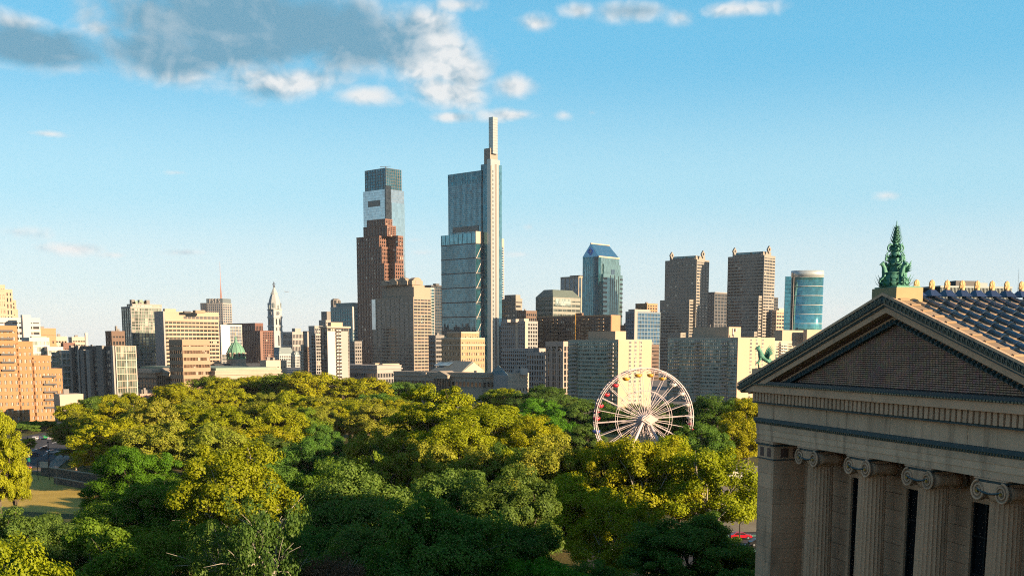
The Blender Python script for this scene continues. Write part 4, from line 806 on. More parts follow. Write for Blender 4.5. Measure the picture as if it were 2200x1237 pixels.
# oval glass tower
d = 1350; P = at(1738, 590, d); k = d / F
c = thing('oval_glass_tower', 'oval teal glass tower with white lines and a pale crown', 'skyscraper', (P.x, P.y + 16, 0), R_(-12))
rx, ry = 34 * k, 24 * k; zt = zat(594, d); zc = zat(580, d)
GOV = glass('turquoise_glass', (.1, .33, .37), .75, .07, (3, 3, 3.3), .2)
obj('curved_glazing', MB().lathe([(rx, 0), (rx, zt)], 40, 0, 4 * k, 0, ry / rx).mesh('curved_glazing', GOV, True), c)
obj('crown_screen', MB().lathe([(rx * 1.01, zt), (rx * 1.01, zc)], 40, 0, 4 * k, 0, ry / rx).mesh('crown_screen', mat('white_metal', (.55, .62, .63), .4, .3), True), c)
for i in range(11): obj('floor_line', MB().lathe([(rx * 1.012, -.26), (rx * 1.012, .26)], 40, 0, 4 * k, 0, ry / rx).mesh('floor_line', WHT), c, (0, 0, zt - i * zt / 11))
M = MB()
for i in range(44): M.lathe([(rx * 1.004, i * zt / 44 - .07), (rx * 1.004, i * zt / 44 + .07)], 40, 0, 4 * k, 0, ry / rx)
obj('mullion_grid', M.mesh('mullion_grid', GTD), c, stuff=True)
cube('side_wing', GOV, c, -42 * k, -14 * k, -6 * k, 14 * k, 0, zat(592, d)); cube('edge_fin', WHT, c, -29 * k, -28 * k, -17 * k, -6 * k, 0, zat(584, d)); cube('edge_fin', WHT, c, -24.5 * k, -23.6 * k, -19 * k, -8 * k, 0, zt)
for i in range(26): cube('wing_line', GTD, c, -42.2 * k, -14 * k, -6.2 * k, -5.9 * k, i * zt / 26, i * zt / 26 + .5)
# ---- nearer row
std('grey_grid_building', 'pale grey block with a fine window grid left of the arched loft building', 'building', 1081, 1150, 1166, 751, 950, GREYL, GD, 11, 3, 16, .42, .4, 40, 0, tops=((1140, 1150, 1172, 748, 755, 5, CREAM),))
std('grey_pilaster_building', 'grey classical block with tall pilasters beside the arched loft building', 'building', 1133, 1170, 1180, 760, 860, mat('mid_grey_stone', (.36, .355, .34), .85, var=.1), GD, 8, 2, 7, .3, .42, 40, 1)
B = std('arched_loft_building', 'pinkish stone loft building with tall arched top windows', 'building', 1174, 1210, 1224, 742, 840, mat('pink_stone', (.46, .37, .31), .85, var=.1), GD, 9, 2, 3, .16, .3, 40, 0, indiv=True, cap=3.0, tops=((1190, 1212, 1229, 733, 742, 3, TANL),))
t = B['T']; bw = (t['y1'] - t['y0']) / 3
for i in range(3): obj('arch', MB().path([(t['x0'] - .55, t['y0'] + .4 + bw * (i + .5) + bw * .36 * math.cos(a_), t['z1'] - 4 + bw * .36 * math.sin(a_)) for a_ in [j * math.pi / 8 for j in range(9)]], .35, 5).mesh('arch', MATS['pink_stone']), B['e'])
for i in range(3):
    for s in (-.18, .18):
        y = t['y0'] + .4 + bw * (i + .5) + bw * s; cube('mullion', MATS['pink_stone'], B['e'], t['x0'] - .4, t['x0'] - .05, y - .3, y + .3, 0, t['z1'] - 4)
# apartment slabs with a glazed long side and a lit cream end
AGL = glass('apartment_ribbon', (.15, .2, .18), .45, .1, (1.5, 1.5, 3.0), .75, ang=50, pale=.35)
AGP = mat('grey_green_panel', (.4, .45, .39), .7, var=.1, scale=.08)
def slab(name, label, xl, xc, xr, yt, d, a, fl, bl, wc, ph, balc):
    B = bld(name, label, 'building', xc, yt, d, a); T = tier(B, xl, xc, xr, yt); T['w'] = 99; B['T'] = T
    skin(B, T, AGP, AGL, fl, 0, bl, .42, .1, proud=.35, cap=.8, capmat=CREAM)
    cube('end_wall', mat('cream_render', (.52, .4, .28), .85, var=.06, scale=.06, fine=.03), B['e'], T['x0'] - .36, T['x1'] + .4, T['y0'] - .9, T['y0'] - .36, 0, T['z1'] + .7)
    TE = dict(T, y0=T['y0'] - .9); windows(B, TE, 'r', wc, fl, WHT, GW, 2.3, 1.7, 0, 1, .26, .74)
    for f in balc:
        y = T['y0'] + f * (T['y1'] - T['y0'])
        for i in range(1, fl): z = i * T['z1'] / fl; cube('balcony', GREYL, B['e'], T['x0'] - 1.7, T['x0'] - .36, y - 2.4, y + 2.4, z - .1, z + .95)
    for p in ph: block(B, tier(B, p[0], p[1], p[2], p[3], yt, d + 12), p[4], 'penthouse')
    return B
slab('apartment_slab', 'glazed apartment slab with a cream end wall directly behind the ferris wheel', 1222, 1327, 1397, 732, 690, 44, 18, 26, 3, ((1264, 1322, 1345, 711, TANL),), (.12, .87))
B = slab('apartment_slab', 'glazed apartment slab with a cream end wall behind the small roof griffin', 1436, 1584, 1662, 727, 790, 46, 18, 32, 3, ((1490, 1566, 1592, 702, TANL),), (.16, .55, .87))
t = B['T']
for i in range(9):
    y = t['y0'] + 8 + i * 5; cube('roof_vent', GREYL, B['e'], t['x0'] + 7, t['x0'] + 8, y, y + .8, t['z1'] + .7, t['z1'] + 3 + (i % 3))
M = MB(); tq = tier(B, 1490, 1566, 1592, 702, 727, 802)
for i in range(5): M.tube((tq['x0'] + 1, tq['y0'] + 3 + i * 3.4, tq['z1']), (tq['x0'] + 1, tq['y0'] + 3 + i * 3.4, tq['z1'] + 2 + i % 2), .12, .12, 5)
M.box(tq['x0'] + 4, tq['x0'] + 5.2, tq['y0'] - .6, tq['y0'] - .05, tq['z0'] + 2, tq['z1'] - 1); M.lathe([(.9, tq['z1'] - 3), (.9, tq['z1'] - 1.2)], 10, cx=tq['x0'] + 7, cy=tq['y0'] - .9)
obj('antenna', M.mesh('antenna', WHT), B['e'])
B = std('balcony_apartment_block', 'cream apartment block with curved balconies behind the pediment slope', 'building', 1648, 1664, 1790, 735, 960, CREAM, GW, 18, 14, 3, .5, .2, 52, 0, tops=((1664, 1681, 1730, 709, 735, 6, TANL), (1726, 1734, 1790, 708, 735, 6, TANL)))
t = B['T']
for i in range(1, 18):
    z = i * t['z1'] / 18; cube('balcony', WHT, B['e'], t['x0'] + 6, t['x0'] + 14, t['y0'] - 2.2, t['y0'] - .52, z - .1, z + .9); cube('balcony_shade', DGREY, B['e'], t['x0'] + 5, t['x0'] + 7.6, t['y0'] - .8, t['y0'] - .51, z + 1, z + 2.7)
# far low-rise roofs that close the gaps between the nearer blocks
r = random.Random(3); far = [(198, 746, 1500, 'cream far roof left of the dark balcony tower'), (170, 752, 1250, 'tan far roof beneath the thin white chimney'), (664, 742, 1700, 'grey far roof at the foot of the slim brown tower'), (1400, 742, 1300, 'grey far roof left of the left banded tower'), (1785, 726, 2100, 'pale far roof right of the oval glass tower'), (1540, 716, 1500, 'grey far block below the black office'), (900, 742, 1500, 'grey far roof right of the tan granite tower'), (1345, 700, 1500, 'dark far block between gabled and blue glass towers')]
for x, y, d_, lb in far:
    w = r.uniform(22, 34); std('far_low_building', lb, 'building', x - w * .6, x, x + w * .5, y, d_, r.choice([CREAM, TANL, GREY, BROWN]) if 'tan' not in lb else TAN, GD, max(3, int((zat(y, d_)) / 4)), 6, 5, .5, .3, 42, 2, indiv=False)
# airliner, far off
P = at(616, 626.5, 9000); c = thing('airliner', 'tiny airliner in the sky right of the clock tower statue', 'aeroplane', P, R_(80))
PW = mat('plane_paint', (.35, .37, .4), .5)
obj('fuselage', MB().path([(0, -18, 0), (0, -14, 0), (0, 12, 0), (0, 18, .6)], [.5, 2, 2, .4], 8).mesh('fuselage', PW, True), c)
obj('wing', MB().add([(-17, 6, .5), (0, -5, -.5), (17, 6, .5), (0, 2, -.5), (-17, 7.5, .6), (17, 7.5, .6)], [(0, 1, 3, 4), (1, 2, 5, 3)]).mesh('wing', PW), c)
obj('tail_fin', MB().slab([(0, 0), (5, 0), (5.5, 6), (3.5, 6)], -.2, .2).mesh('tail_fin', PW), c, (0, 12, 1), (0, 0, R_(90)))

# ================================================================== ferris wheel
d = 330; k = d / F; P = at(1383, 900, d); RW = 109 * k
STEEL = mat('white_steel', (.72, .62, .62), .45, .1, var=.05, scale=1)
wheel = thing('ferris_wheel', 'white ferris wheel with coloured gondolas rising above the trees', 'ferris wheel', (P.x, P.y, 0), R_(11))
ZC = P.z; HWD = 1.1
for s in (-HWD, HWD):
    for r_, nm, t in ((RW, 'rim', .16), (RW * .965, 'rim', .07), (RW * .56, 'inner_ring', .08)):
        obj(nm, MB().path([(r_ * math.cos(i * math.pi / 36), s, ZC + r_ * math.sin(i * math.pi / 36)) for i in range(72)], t, 5, True).mesh(nm, STEEL, True), wheel)
NS = 24
spoke = MB().tube((1.4, 0, 0), (RW * .98, 0, 0), .085, .085, 5).tube((1.4, .3, .2), (RW * .56, .3, .7), .05, .05, 4).mesh('spoke', STEEL)
for i in range(NS):
    for s in (-HWD, HWD): obj('spoke', spoke, wheel, (0, s, ZC), (0, -i * 2 * math.pi / NS - .065, 0))
cb = MB().tube((RW * .97, -HWD, 0), (RW * .97, HWD, 0), .09, .09, 5).tube((RW, -HWD, 0), (RW * .9, HWD, 1.8), .06, .06, 4).mesh('cross_bar', STEEL)
for i in range(NS * 2): obj('cross_bar', cb, wheel, (0, 0, ZC), (0, -i * math.pi / NS - .065, 0))
hub = obj('hub', MB().tube((0, -2.4, ZC), (0, 2.4, ZC), 1.3, 1.3, 16).mesh('hub', STEEL), wheel)
obj('hub_panel', MB().slab([(-2.6, 0), (0, -1.6), (2.6, 0), (0, 1.6)], -.12, .12).mesh('hub_panel', mat('hub_sign', (.75, .5, .46), .5)), hub, (1.0, -2.7, ZC)); 
obj('hub_panel', MB().slab([(-1.6, 0), (0, -1.0), (1.6, 0), (0, 1.0)], -.12, .12).mesh('hub_panel', WHT), hub, (1.0, -2.9, ZC))
for s in (-1, 1):
    for f in (-1, 1): obj('leg', MB().tube((f * .6, s * 2.0, ZC), (f * 9.5, s * 4.2, 0), .42, .5, 8).mesh('leg', STEEL, True), wheel)
    obj('leg_brace', MB().tube((-5, s * 3.1, ZC * .48), (5, s * 3.1, ZC * .48), .2, .2, 6).mesh('leg_brace', STEEL), wheel)
CARC = {'red': mat('gondola_red', (.6, .03, .05), .4, spec=.5), 'yellow': mat('gondola_yellow', (.7, .4, .03), .4, spec=.5), 'white': mat('gondola_white', (.75, .72, .66), .4, spec=.5), 'green': mat('gondola_green', (.05, .35, .15), .4), 'blue': mat('gondola_blue', (.08, .15, .5), .4)}
gm = {c_: MB().lathe([(.55, -2.1), (1.05, -1.7), (1.15, -1.2), (1.05, -1.15), (.9, -1.6)], 12).mesh('gondola', m_, True) for c_, m_ in CARC.items()}
gc = {c_: MB().lathe([(1.1, .28), (.9, .38), (.15, .62)], 12).mesh('canopy', m_, True) for c_, m_ in CARC.items()}
gp = MB().tube((-.95, 0, -1.3), (0, 0, .3), .035, .035, 4).tube((.95, 0, -1.3), (0, 0, .3), .035, .035, 4).tube((0, -1.1, 0), (0, 1.1, 0), .06, .06, 5).mesh('hanger', STEEL)
order = ['yellow'] * 4 + ['red'] * 4 + ['blue'] * 4 + ['green'] * 4 + ['red'] * 4 + ['white'] * 4
for i in range(NS):
    a_ = R_(67.5) + i * 2 * math.pi / NS; cc = order[i]
    g = obj('gondola', gm[cc], wheel, (RW * .97 * math.cos(a_), 0, ZC + RW * .97 * math.sin(a_)))
    obj('hanger', gp, g); 
    if i % 3 == 1: obj('canopy', gc[cc], g)

# ================================================================== museum wing: temple front, local x along the facade (far end to near end), y into the building
STONE = mat('golden_stone', (.86, .485, .29), .85, var=.24, scale=.3, fine=.08, objvar=.1, streak=.35, bump=.12, bscale=5)
STONE2 = mat('frieze_stone', (.92, .56, .35), .85, var=.28, scale=.35, fine=.08, objvar=.08, streak=.4, bump=.1, bscale=5)
PAINT = mat('blue_green_paint', (.045, .085, .095), .6, var=.25, scale=2.0, fine=.2)
PAINT2 = mat('dusty_red_paint', (.2, .1, .075), .7, var=.25, scale=2.0, fine=.15)
BRONZE = mat('verdigris', (.1, .3, .22), .6, .15, var=.4, scale=1.6, fine=.25, bump=.2, bscale=9)
OCHRE = mat('ochre_terracotta', (.62, .42, .2), .6, var=.2, scale=3, spec=.4)
UX, UY = .2628, -.9648; MO = (20.15, 77.0)
mus = thing('museum_building', 'stone temple-fronted museum wing with columns and blue-tiled roof', 'museum', (MO[0], MO[1], 0), math.atan2(UY, UX))
SP = 6.24; XC = 1.5 * SP; XL, XR = -7.3, 2 * XC + 7.3; ZT0 = 13.4; DEP = 34
LV = dict(cap=33.1, arch=34.3, mould=34.7, frieze=35.9, dent=36.6, geis=37.1)
cube('porch_floor', STONE, mus, XL - 2, XR + 2, -3, DEP, 8, ZT0)
cube('step', STONE, mus, XL - 3, XR + 3, -4.2, -3.01, 8, ZT0 - .5)
cube('side_wall_core', STONE, mus, XL + .1, XR - .1, 2.75, DEP, ZT0 - .02, LV['cap'] + .5)
# antae (corner piers) laid up in courses, back wall in blocks
nco = 17; ch = (LV['cap'] - 1.3 - ZT0) / nco
for side in (0, 1):
    a0, a1 = (XL, XL + 2.35) if side == 0 else (XR - 2.35, XR)
    cube('pier_core', STONE, mus, a0 + .03, a1 - .03, .03, 2.8, ZT0, LV['cap'] - 1.3)
    for i in range(nco):
        z = ZT0 + i * ch; j = (i % 2) * .6
        cube('stone', STONE, mus, a0, a1 - .9 + j - .02, 0, 2.74, z + .014, z + ch - .014); cube('stone', STONE, mus, a1 - .9 + j + .0, a1, .001, 2.74, z + .014, z + ch - .014)
    cube('pier_capital', STONE, mus, a0 - .05, a1 + .05, -.06, 2.72, LV['cap'] - 1.27, LV['cap'] - .35)
    cube('pier_moulding', PAINT, mus, a0 - .14, a1 + .14, -.16, 2.7, LV['cap'] - .35, LV['cap'] - .18); cube('pier_moulding', STONE, mus, a0 - .22, a1 + .22, -.24, 2.7, LV['cap'] - .18, LV['cap'] - .01)
    cube('pier_moulding', PAINT, mus, a0 - .06, a1 + .06, -.075, 2.7, LV['cap'] - 1.36, LV['cap'] - 1.27)
    for f in (.16, .62): cube('painted_panel', PAINT2, mus, a0 + f * 2.35, a0 + f * 2.35 + .55, -.075, -.02, LV['cap'] - 1.15, LV['cap'] - .5)
    px_ = a1 + .06 if side == 0 else a0 - .06
    for f in (.5, 1.5): cube('painted_panel', PAINT2, mus, px_ - .01, px_ + .02, f, f + .6, LV['cap'] - 1.15, LV['cap'] - .5)
WW = 1.6; ztop = 31.2
for i in range(-1, 4):
    xm = (i + .5) * SP
    if -1 < i < 3:
        o = cube('window_recess', mat('dark_interior', (.012, .013, .015), .6, var=.1, spec=.1), mus, xm - WW, xm + WW, 2.68, 2.746, ZT0, ztop)
        for f in (-1, -.34, .34, 1): cube('window_mullion', mat('dark_bronze_frame', (.03, .032, .034), .5, .5), mus, xm + f * (WW - .06) - .06, xm + f * (WW - .06) + .06, 2.5, 2.675, ZT0, ztop - .01)
        for z in (18, 22.5, 27, 29.2): cube('window_transom', MATS['dark_bronze_frame'], mus, xm - WW, xm + WW, 2.52, 2.67, z, z + .12)
        edges = [(xm - SP / 2, xm - WW - .3), (xm + WW + .3, xm + SP / 2)]
        cube('window_jamb', STONE, mus, xm - WW - .3, xm - WW, 2.35, 2.74, ZT0, ztop + .3); cube('window_jamb', STONE, mus, xm + WW, xm + WW + .3, 2.35, 2.74, ZT0, ztop + .3); cube('window_lintel', STONE, mus, xm - WW - .002, xm + WW + .002, 2.36, 2.74, ztop, ztop + .32)
    else: edges = [(XL + 2.36, -SP / 2 - .002 + (0 if False else SP / 2 * 0)) , ] if i == -1 else [(3 * SP + SP / 2 + .002, XR - 2.36)]
    if i == -1: edges = [(XL + 2.36, 0 - .01)]
    if i == 3: edges = [(3 * SP + .01, XR - 2.36)]
    for j in range(nco):
        z = ZT0 + j * ch
        for (e0, e1) in edges:
            if e1 - e0 > .2: cube('stone', STONE, mus, e0 + .012, e1 - .012, 2.5 + ((j * 7 + i) % 3) * .008, 2.745, z + .014, z + ch - .014)
cube('wall_head', STONE, mus, XL + 2.37, XR - 2.37, 2.45, 2.74, ZT0 + nco * ch + .004, LV['cap'] + .1)
# columns
def fluted():
    nf, n = 22, 132; vs = []; prof = [(.0, .96), (.15, .96), (.4, .945), (.7, .9), (.9, .86), (1.0, .845)]; H0, H1 = ZT0 + .95, LV['cap'] - 1.15
    b = MB()
    for t, r in prof:
        for j in range(n):
            an = 2 * math.pi * j / n; ph = (j % 6) / 6; fl = .075 * math.sin(math.pi * ph) ** .8 if ph > 0 else 0
            vs.append(((r - fl) * math.cos(an), (r - fl) * math.sin(an), H0 + (H1 - H0) * t))
    fs = [(i * n + j, i * n + (j + 1) % n, (i + 1) * n + (j + 1) % n, (i + 1) * n + j) for i in range(len(prof) - 1) for j in range(n)]
    b.add(vs, fs); return b.mesh('column_shaft', STONE)
shaft = fluted()
base = MB().lathe([(1.35, ZT0), (1.38, ZT0 + .25), (1.2, ZT0 + .4), (1.18, ZT0 + .6), (1.26, ZT0 + .72), (1.22, ZT0 + .88), (1.02, ZT0 + .96)], 32).mesh('column_base', STONE, True)
zc = LV['cap']
neck = MB().lathe([(.875, zc - 1.2), (.9, zc - 1.05), (1.0, zc - .9), (.97, zc - .7)], 32).mesh('echinus', STONE, True)
cush = MB(); n = 13                                          # hanging cushion between the volutes
top = [(-.95 + 1.9 * i / (n - 1), zc - .22) for i in range(n)]; bot = [(x, zc - .62 - .16 * (1 - (x / .95) ** 2)) for x, _ in top]
cush.slab(bot + top[::-1], -.22, 2.02); cush = cush.mesh('cushion', STONE)
band = MB().path([(x, -.26, z) for x, z in bot], .06, 5).mesh('cushion_band', PAINT)
aba = MB().box(-1.2, 1.2, -.18, 1.98, zc - .2, zc - .08).mesh('abacus', PAINT); aba2 = MB().box(-1.26, 1.26, -.24, 2.04, zc - .08, zc - .003).mesh('abacus_top', STONE)
sp = [];
for i in range(46):
    t = i / 45; an = math.pi * .5 - t * 2 * math.pi * 2.4; r = .5 * (1 - t) ** 1.05 + .06; sp.append((r * math.cos(an), 0, r * math.sin(an)))
vol = MB().path(sp, [.07 * (1 - .55 * i / 45) for i in range(46)], 6).mesh('volute_scroll', STONE, True)
volm = MB(); volm.v = [(-x, y, z) for x, y, z in MB().path(sp, [.07 * (1 - .55 * i / 45) for i in range(46)], 6).v]; volm.f = [f[::-1] for f in MB().path(sp, [.07] * 46, 6).f]
volm = volm.mesh('volute_scroll', STONE, True)
disc = MB().tube((0, -.02, 0), (0, .2, 0), .5, .5, 20).mesh('volute', mat('volute_shade', (.36, .22, .14), .85, var=.2, scale=2)); eye = MB().tube((0, -.1, 0), (0, 0, 0), .085, .085, 10).mesh('volute_eye', mat('gold_eye', (.5, .3, .06), .4, .5))
bol = MB().lathe([(.47, 0), (.36, .5), (.33, .9), (.36, 1.3), (.47, 1.8)], 14).mesh('bolster', STONE, True)
for i in range(4):
    x = i * SP; cl = obj('column_shaft', shaft, mus, (x, .9, 0)); obj('column_base', base, mus, (x, .9, 0))
    cp = obj('capital', neck, mus, (x, .9, 0))
    for me, nm in ((cush, 'cushion'), (band, 'cushion_band'), (aba, 'abacus'), (aba2, 'abacus_top')): obj(nm, me, cp, (0, -.9, 0))
    for s in (-1, 1):
        obj('volute', disc, cp, (s * .93, -1.1, zc - .72)); obj('volute_scroll', vol if s > 0 else volm, cp, (s * .93, -1.13, zc - .72)); obj('volute_eye', eye, cp, (s * .93, -1.12, zc - .72))
        obj('bolster', bol, cp, (s * .93, -.9, zc - .72), (-math.pi / 2, 0, 0)); obj('volute', disc, cp, (s * .93, .95, zc - .72))
# entablature
A0, A1 = XL - .1, XR + .1
h3 = (LV['arch'] - LV['cap']) / 3
for i in range(3): cube('architrave_fascia', STONE2, mus, A0 - i * .03, A1 + i * .03, -.12 - i * .04, 2.9, LV['cap'] + i * h3 + .004, LV['cap'] + (i + 1) * h3)
cube('moulding', PAINT, mus, A0 - .2, A1 + .2, -.34, 2.9, LV['arch'] + .16, LV['mould']); cube('moulding', PAINT, mus, A0 - .14, A1 + .14, -.26, 2.9, LV['arch'] + .003, LV['arch'] + .157)
dart = MB().add([(-.07, 0, .16), (.07, 0, .16), (0, -.07, .08), (0, 0, -.02)], [(0, 2, 1), (0, 3, 2), (2, 3, 1)]).mesh('leaf_dart', mat('pale_gold_paint', (.3, .24, .14), .6, var=.2, scale=2))
nd_ = int((A1 - A0) / .24)
for i in range(min(nd_, 140)): obj('leaf_dart', dart, mus, (A0 + .1 + i * (A1 - A0) / nd_, -.275, LV['arch'] + .0))
nb = 14
for i in range(nb): x0 = A0 + i * (A1 - A0) / nb; cube('frieze_block', STONE2, mus, x0 + .012, x0 + (A1 - A0) / nb - .012, -.1 + (i * 5 % 3) * .006, 2.9, LV['mould'] + .003, LV['frieze'] - .003)
cube('frieze_core', STONE2, mus, A0 + .05, A1 - .05, -.05, 2.85, LV['mould'], LV['frieze'])
cube('dentil_backing', PAINT, mus, A0 - .1, A1 + .1, -.22, 2.9, LV['frieze'], LV['dent'])
cube('dentil_rail', PAINT, mus, A0 - .3, A1 + .3, -.42, 2.9, LV['frieze'] - .13, LV['frieze'] - .004)
dn = MB().box(-.155, .155, -.56, -.2, LV['frieze'] + .012, LV['dent'] - .01).mesh('dentil', STONE)
N = int((A1 - A0 + .5) / .48)
for i in range(N): obj('dentil', dn, mus, (A0 - .1 + (i + .5) * (A1 - A0 + .2) / N, 0, 0))
OV = .75; E0, E1 = XC - 18.4, XC + 18.4
cube('cornice', STONE, mus, E0 + .5, E1 - .5, -OV, 2.9, LV['dent'], LV['geis']); cube('cornice_cap', PAINT, mus, E0 + .42, E1 - .42, -OV - .1, 2.9, LV['geis'] + .003, LV['geis'] + .12)
cube('cornice_flashing', mat('dark_lead', (.05, .075, .085), .5, .2, var=.2, scale=.8), mus, E0 + 1.5, E1 - 1.5, -OV + .05, 2.9, LV['geis'] + .122, LV['geis'] + .3)
for i in range(130): obj('bead', MB().box(-.07, .07, -.06, 0, 0, .09).mesh('bead', MATS['pale_gold_paint']) if i == 0 else bpy.data.meshes['bead'], mus, (E0 + 1 + i * (E1 - E0 - 2) / 130, -OV - .1, LV['geis'] + .015))
# pediment: raking members follow the slope
ZA, ZE = 43.0, 37.2; SL = (ZA - ZE) / 18.4
def rake(name, m, top_off, th, y0, y1, inset=0.0, trim=0.0):
    for s in (-1, 1):
        xe = XC + s * (18.4 - inset - trim); ze = ZA - SL * (18.4 - inset - trim)
        pts = [(XC, ZA - top_off - th), (XC, ZA - top_off), (xe, ze - top_off), (xe, ze - top_off - th)]
        if s > 0: pts = pts[::-1]
        b = MB().slab(pts[::-1] if False else pts, y0, y1); b.f = [f for f in b.f]
        me = b.mesh(name, m); me.validate(); 
        import bmesh as _b; bm = _b.new(); bm.from_mesh(me); _b.ops.recalc_face_normals(bm, faces=bm.faces); bm.to_mesh(me); bm.free()
        obj(name, me, mus)
rake('raking_gutter', STONE2, 0, .16, -1.02, -.85); rake('raking_gutter', PAINT, .163, .42, -.95, -.86, .05); rake('raking_gutter', STONE2, .586, .1, -.86, .5, .1); rake('raking_moulding', PAINT, .69, .1, -.8, .5, .15)
rake('raking_cornice', STONE, .793, .36, -.72, .5, .2, 1.0); rake('raking_soffit', PAINT2, 1.156, .12, -.2, .5, .2, 2.6); rake('raking_fascia', STONE, 1.279, .3, -.05, .5, .2, 3.2); rake('raking_moulding', PAINT, 1.582, .2, -.12, .5, .2, 4.4)
th_ = math.atan(SL); pal = MB().path([(-.13, 0, -.13), (-.14, -.03, .02), (0, -.05, .16), (.14, -.03, .02), (.13, 0, -.13)], .03, 4).path([(0, 0, -.15), (0, -.05, .08)], .045, 4).mesh('palmette', mat('pale_ornament', (.34, .3, .22), .7, var=.15, scale=3))
tng = MB().add([(-.09, 0, .1), (.09, 0, .1), (0, -.09, .02), (0, 0, -.12)], [(0, 2, 1), (0, 3, 2), (2, 3, 1)]).mesh('leaf_tongue', PAINT)
for s in (-1, 1):
    for i in range(46):
        t = .3 + i * .4; x = XC + s * t; z = ZA - SL * t
        obj('palmette', pal, mus, (x, -.965, z - .37), (0, s * th_, 0))
    for i in range(35):
        t = .25 + i * .4; x = XC + s * t; z = ZA - SL * t - 1.6
        obj('leaf_tongue', tng, mus, (x, -.13, z - .02), (0, s * th_, 0), (1.6, 1.6, 1.6))
# tympanum: courses of small hexagonal tiles
TYM = None
m, t, b, out = principled('tympanum_tile')
g = nd(t, 'ShaderNodeTexCoord').outputs['Object']
vo = nd(t, 'ShaderNodeTexVoronoi', ins={'Vector': nd(t, 'ShaderNodeNewGeometry').outputs['Position'], 'Scale': 4.2}).outputs['Color']
no = nd(t, 'ShaderNodeTexNoise', ins={'Vector': nd(t, 'ShaderNodeNewGeometry').outputs['Position'], 'Scale': .45, 'Detail': 4.0}).outputs[0]
cc = mixc(t, smooth(t, no, .3, .7), (.62, .31, .19), (.42, .22, .15)); cc = mixc(t, .35, cc, nd(t, 'ShaderNodeVectorMath', operation='MULTIPLY', ins={0: vo, 1: (.34, .2, .15)}).outputs[0])
t.links.new(cc, b.inputs['Base Color']); b.inputs['Roughness'].default_value = .7; TYM = m
y_t = .28; zb = LV['geis'] + .3; za = ZA - 1.72
tri = MB().slab([(XC - (za - zb) / SL, zb), (XC + (za - zb) / SL, zb), (XC, za)], y_t, .5).mesh('tympanum_backing', mat('tympanum_grout', (.13, .08, .06), .9)); obj('tympanum_backing', tri, mus)
nrow = 31; rh = (za - zb) / nrow
for i in range(nrow):
    z = zb + i * rh; hw = (za - z - rh) / SL + .12
    if hw > .2: cube('tile_course', TYM, mus, XC - hw, XC + hw, y_t - .07, y_t - .003, z + rh * .42, z + rh)
M = MB()
for i in range(nrow):
    z = zb + i * rh; hw = (za - z - rh) / SL; nn = int(hw * 2 / .27)
    for j in range(nn): x = XC - hw + (j + (i % 2) * .5) * .27; M.box(x - .012, x + .012, y_t - .075, y_t - .06, z + rh * .25, z + rh * 1.02)
obj('tile_joints', M.mesh('tile_joints', MATS['tympanum_grout']), mus, stuff=True)
# roof: slabs, glazed cover tiles over tan pan tiles on the near slope
GLAZE = mat('blue_glaze', (.04, .08, .11), .38, var=.35, scale=1.2, spec=.7, objvar=.35, fine=.15)
GLAZEL = mat('blue_glaze_lip', (.05, .09, .15), .3, var=.3, scale=1.2, spec=.7, objvar=.3)
PAN = mat('tan_pan_tile', (.42, .30, .18), .6, var=.2, scale=1.5, objvar=.12, fine=.08)
for s in (-1, 1):
    xe = XC + s * 18.4
    b = MB().add([(XC, -.85, ZA - .35), (xe, -.85, ZE - .35), (xe, DEP, ZE - .35), (XC, DEP, ZA - .35), (XC, -.85, ZA - .5), (xe, -.85, ZE - .5), (xe, DEP, ZE - .5), (XC, DEP, ZA - .5)], [(0, 1, 2, 3), (7, 6, 5, 4), (0, 4, 5, 1), (1, 5, 6, 2), (2, 6, 7, 3), (3, 7, 4, 0)])
    if s < 0: b.f = [f[::-1] for f in b.f]
    obj('roof_deck', b.mesh('roof_deck', PAN), mus)
TL = 1.14; nt_ = 17; TW = 1.04
ct = MB(); ns = 7                                        # tapered half-round cover tile with a raised lower lip, axis along +x (downhill)
rings = [(0, .2), (TL * .86, .225), (TL * .86, .26), (TL * 1.03, .27)]
for x, r_ in rings: ct.v += [(x, r_ * math.cos(math.pi * j / ns), r_ * math.sin(math.pi * j / ns) * .78) for j in range(ns + 1)]
ct.f = [(i * (ns + 1) + j, (i + 1) * (ns + 1) + j, (i + 1) * (ns + 1) + j + 1, i * (ns + 1) + j + 1) for i in range(3) for j in range(ns)] + [tuple(range(3 * (ns + 1), 4 * (ns + 1)))]
ct_me = ct.mesh('cover_tile', GLAZE, True); ct_me.materials.append(GLAZEL)
for p in ct_me.polygons:
    if min(p.vertices) >= 2 * (ns + 1): p.material_index = 1
pan_me = MB().add([(0, -.51, 0), (TL * 1.04, -.51, .05), (TL * 1.04, .51, .05), (0, .51, 0), (0, -.51, -.08), (TL * 1.04, -.51, -.06), (TL * 1.04, .51, -.06), (0, .51, -.08)], [(0, 1, 2, 3), (7, 6, 5, 4), (0, 4, 5, 1), (1, 5, 6, 2), (2, 6, 7, 3), (3, 7, 4, 0)]).mesh('pan_tile', PAN)
edge_me = MB().box(0, TL * .98, -.8, .0, -.04, .05).box(TL * .84, TL, -.66, -.06, .05, .13).mesh('edge_tile', PAN)
ca = math.cos(th_); NROW = 16
def tilepos(i): t = .35 + i * TL * ca; return XC + t, ZA - SL * t
for i in range(nt_ - 1):
    x, z = tilepos(i)
    obj('edge_tile', edge_me, mus, (x, -.08, z - .08), (0, th_ + random.uniform(-.008, .008), 0))
    for j in range(NROW):
        y = .22 + j * TW
        obj('cover_tile', ct_me, mus, (x + random.uniform(-.02, .02), y + random.uniform(-.025, .025), z - .16), (0, th_ + random.uniform(-.02, .02), random.uniform(-.025, .025))); obj('pan_tile', pan_me, mus, (x, y + TW / 2, z - .2), (random.uniform(-.012, .012), th_ + random.uniform(-.01, .01), 0))
M = MB()
